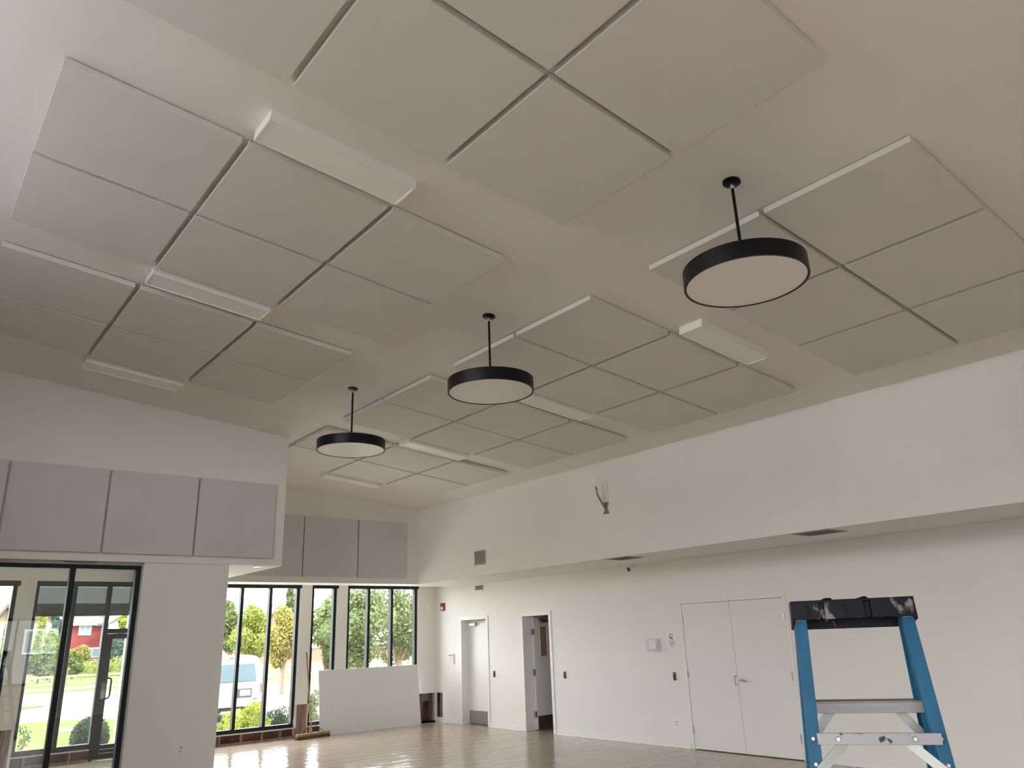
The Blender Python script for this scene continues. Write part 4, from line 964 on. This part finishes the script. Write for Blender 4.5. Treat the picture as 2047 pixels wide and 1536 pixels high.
struct('ground_side', B(-90, XL-.35, YR-.3, YF+.25, GZ-.4, GZ), M_asph, 'dark asphalt beside the building', 'paving')

# ------------------------------------------------------------------ van
VX0, VX1, VY = 8.30, 10.27, 25.5
van = thing('van', 'white cargo van parked outside, seen from behind', 'van', ((VX0+VX1)/2, VY, GZ))
M_van = mat('white van paint', (0.25, 0.265, 0.275), 0.4, var=0.01, spec=0.15); M_vglass = mat('van glass', (0.055, 0.085, 0.105), 0.3, spec=0.15); M_vblk = mat('van rubber', (0.02, 0.02, 0.022), 0.6)
xc = (VX0+VX1)/2; hw = (VX1-VX0)/2
prof = [(.50, .93), (.56, .99), (.95, 1.0), (1.12, .985), (1.60, .88), (1.84, .80), (1.92, .70), (1.955, .45)]
def vring(mb, y, s=1.0, dz=0.0, tilt=0.0):
    pts = [(xc+hw*w*s, y+tilt*max(0, z-1.1), GZ+z+dz*(z > 1.5)) for z, w in prof]; pts += [(xc-hw*w*s, y+tilt*max(0, z-1.1), GZ+z+dz*(z > 1.5)) for z, w in reversed(prof)]
    return mb.ring(pts)
mb = MB(); rings = [vring(mb, VY+.02, .97, -.015, .10), vring(mb, VY+.10, 1.0, 0, .09), vring(mb, VY+2.2, 1.0), vring(mb, VY+4.0, 1.0), vring(mb, VY+4.4, .96, -.1)]
for i in range(len(rings)-1): mb.bridge(rings[i], rings[i+1])
mb.f += [tuple(reversed(rings[0])), tuple(rings[-1])]
body = mb.build('body', M_van, van, bevel=.02, smooth=True)
def vplate(x0, x1, z0, z1, off, name, m, par=van, narrow=0.0):
    def yy(z): return VY+.02+.10*max(0, z-1.1)-off
    return MB().hexa([(x0, yy(z0), GZ+z0), (x1, yy(z0), GZ+z0), (x1, yy(z0)+.03+off, GZ+z0), (x0, yy(z0)+.03+off, GZ+z0),
                      (x0+narrow*.0, yy(z1), GZ+z1), (x1-narrow, yy(z1), GZ+z1), (x1-narrow, yy(z1)+.03+off, GZ+z1), (x0, yy(z1)+.03+off, GZ+z1)]).build(name, m, par, bevel=.01)
vplate(xc+.05, xc+.70, 1.17, 1.70, .012, 'rear_window', M_vglass, narrow=.07)
MB().hexa([(xc-.70, VY+.02-.01+.007, GZ+1.17), (xc-.05, VY+.017, GZ+1.17), (xc-.05, VY+.06, GZ+1.17), (xc-.70, VY+.06, GZ+1.17), (xc-.63, VY+.068, GZ+1.70), (xc-.05, VY+.068, GZ+1.70), (xc-.05, VY+.12, GZ+1.70), (xc-.63, VY+.12, GZ+1.70)]).build('rear_window', M_vglass, van, bevel=.01)
B(xc-.006, xc+.006, VY+.010, VY+.05, GZ+.60, GZ+1.10).build('door_seam', M_vblk, van)
B(xc-.80, xc+.80, VY+.012, VY+.03, GZ+.985, GZ+.995).build('swage_line', mat('pale line', (0.55, 0.57, 0.58), 0.5), van)  # thin strip across the doors, paler grey than the van paint
for s_ in (-1, 1):
    tl = B(min(xc+s_*.84, xc+s_*.965), max(xc+s_*.84, xc+s_*.965), VY-.005, VY+.10, GZ+.70, GZ+1.08).build('tail_light', mat('tail light red', (0.45, 0.03, 0.05), 0.2), van, bevel=.01)
    B(min(xc+s_*.845, xc+s_*.96), max(xc+s_*.845, xc+s_*.96), VY-.010, VY, GZ+.71, GZ+.80).build('reverse_lens', M_white, tl)
    B(min(xc+s_*.60, xc+s_*.98), max(xc+s_*.60, xc+s_*.98), VY-.165, VY-.15, GZ+.50, GZ+.56).build('bumper_reflector', M_white if s_ < 0 else MATS['tail light red'], van)
    MB().tube([(xc+s_*.93, VY+.95, GZ+.34), (xc+s_*.70, VY+.95, GZ+.34)], .34, 24).build('wheel', M_vblk, van)
    MB().tube([(xc+s_*.93, VY+3.9, GZ+.34), (xc+s_*.70, VY+3.9, GZ+.34)], .34, 24).build('wheel', M_vblk, van)
    B(min(xc+s_*.62, xc+s_*.97), max(xc+s_*.62, xc+s_*.97), VY+.35, VY+.37, GZ+.10, GZ+.50).build('mud_flap', M_vblk, van)
    for z in (.66, 1.12): B(xc+s_*.80-.012, xc+s_*.80+.012, VY-.008, VY+.02, GZ+z-.05, GZ+z+.05).build('hinge', M_inkgrey, van)
B(xc-.99, xc+.99, VY-.15, VY+.05, GZ+.44, GZ+.585).build('bumper', mat('bumper grey', (0.20, 0.21, 0.22), 0.4, 0.2), van, bevel=.02)
B(xc-.98, xc+.98, VY+.02, VY+4.2, GZ+.33, GZ+.50).build('undertray', M_vblk, van)
pl = B(xc+.10, xc+.56, VY-.008, VY+.02, GZ+.70, GZ+.96).build('plate_recess', M_dark, van, bevel=.01)
pp = B(xc+.18, xc+.50, VY-.014, VY-.008, GZ+.755, GZ+.915).build('licence_plate', mat('plate white', (0.86, 0.82, 0.82), 0.4), pl)
lp = MB()
for k, x in enumerate((.205, .25, .325, .37, .415, .455)): lp.box(xc+x, xc+x+.026, VY-.016, VY-.014, GZ+.795, GZ+.87)
lp.build('plate_lettering', mat('plate red', (0.45, 0.10, 0.12), 0.5), pl)
oval = MB().lathe((0, 0, 0), [(.07, 0), (.07, .008)], 24)
for i, v in enumerate(oval.v): oval.v[i] = (xc+.67+v[0], VY-.004-v[2], GZ+.655+v[1]*.42)
oval.build('oval_badge', mat('badge blue', (0.05, 0.07, 0.14), 0.3), van)
B(xc+.43, xc+.53, VY-.006, VY+.01, GZ+.625, GZ+.655).build('model_badge', M_steel, van)
B(xc-.86, xc-.66, VY-.006, VY+.01, GZ+.67, GZ+.70).build('lettering_badge', M_inkgrey, van)
B(xc-.20, xc-.05, VY+.07, VY+.13, GZ+1.86, GZ+1.90).build('brake_light', mat('dark red lens', (0.2, 0.03, 0.03), 0.3), van)
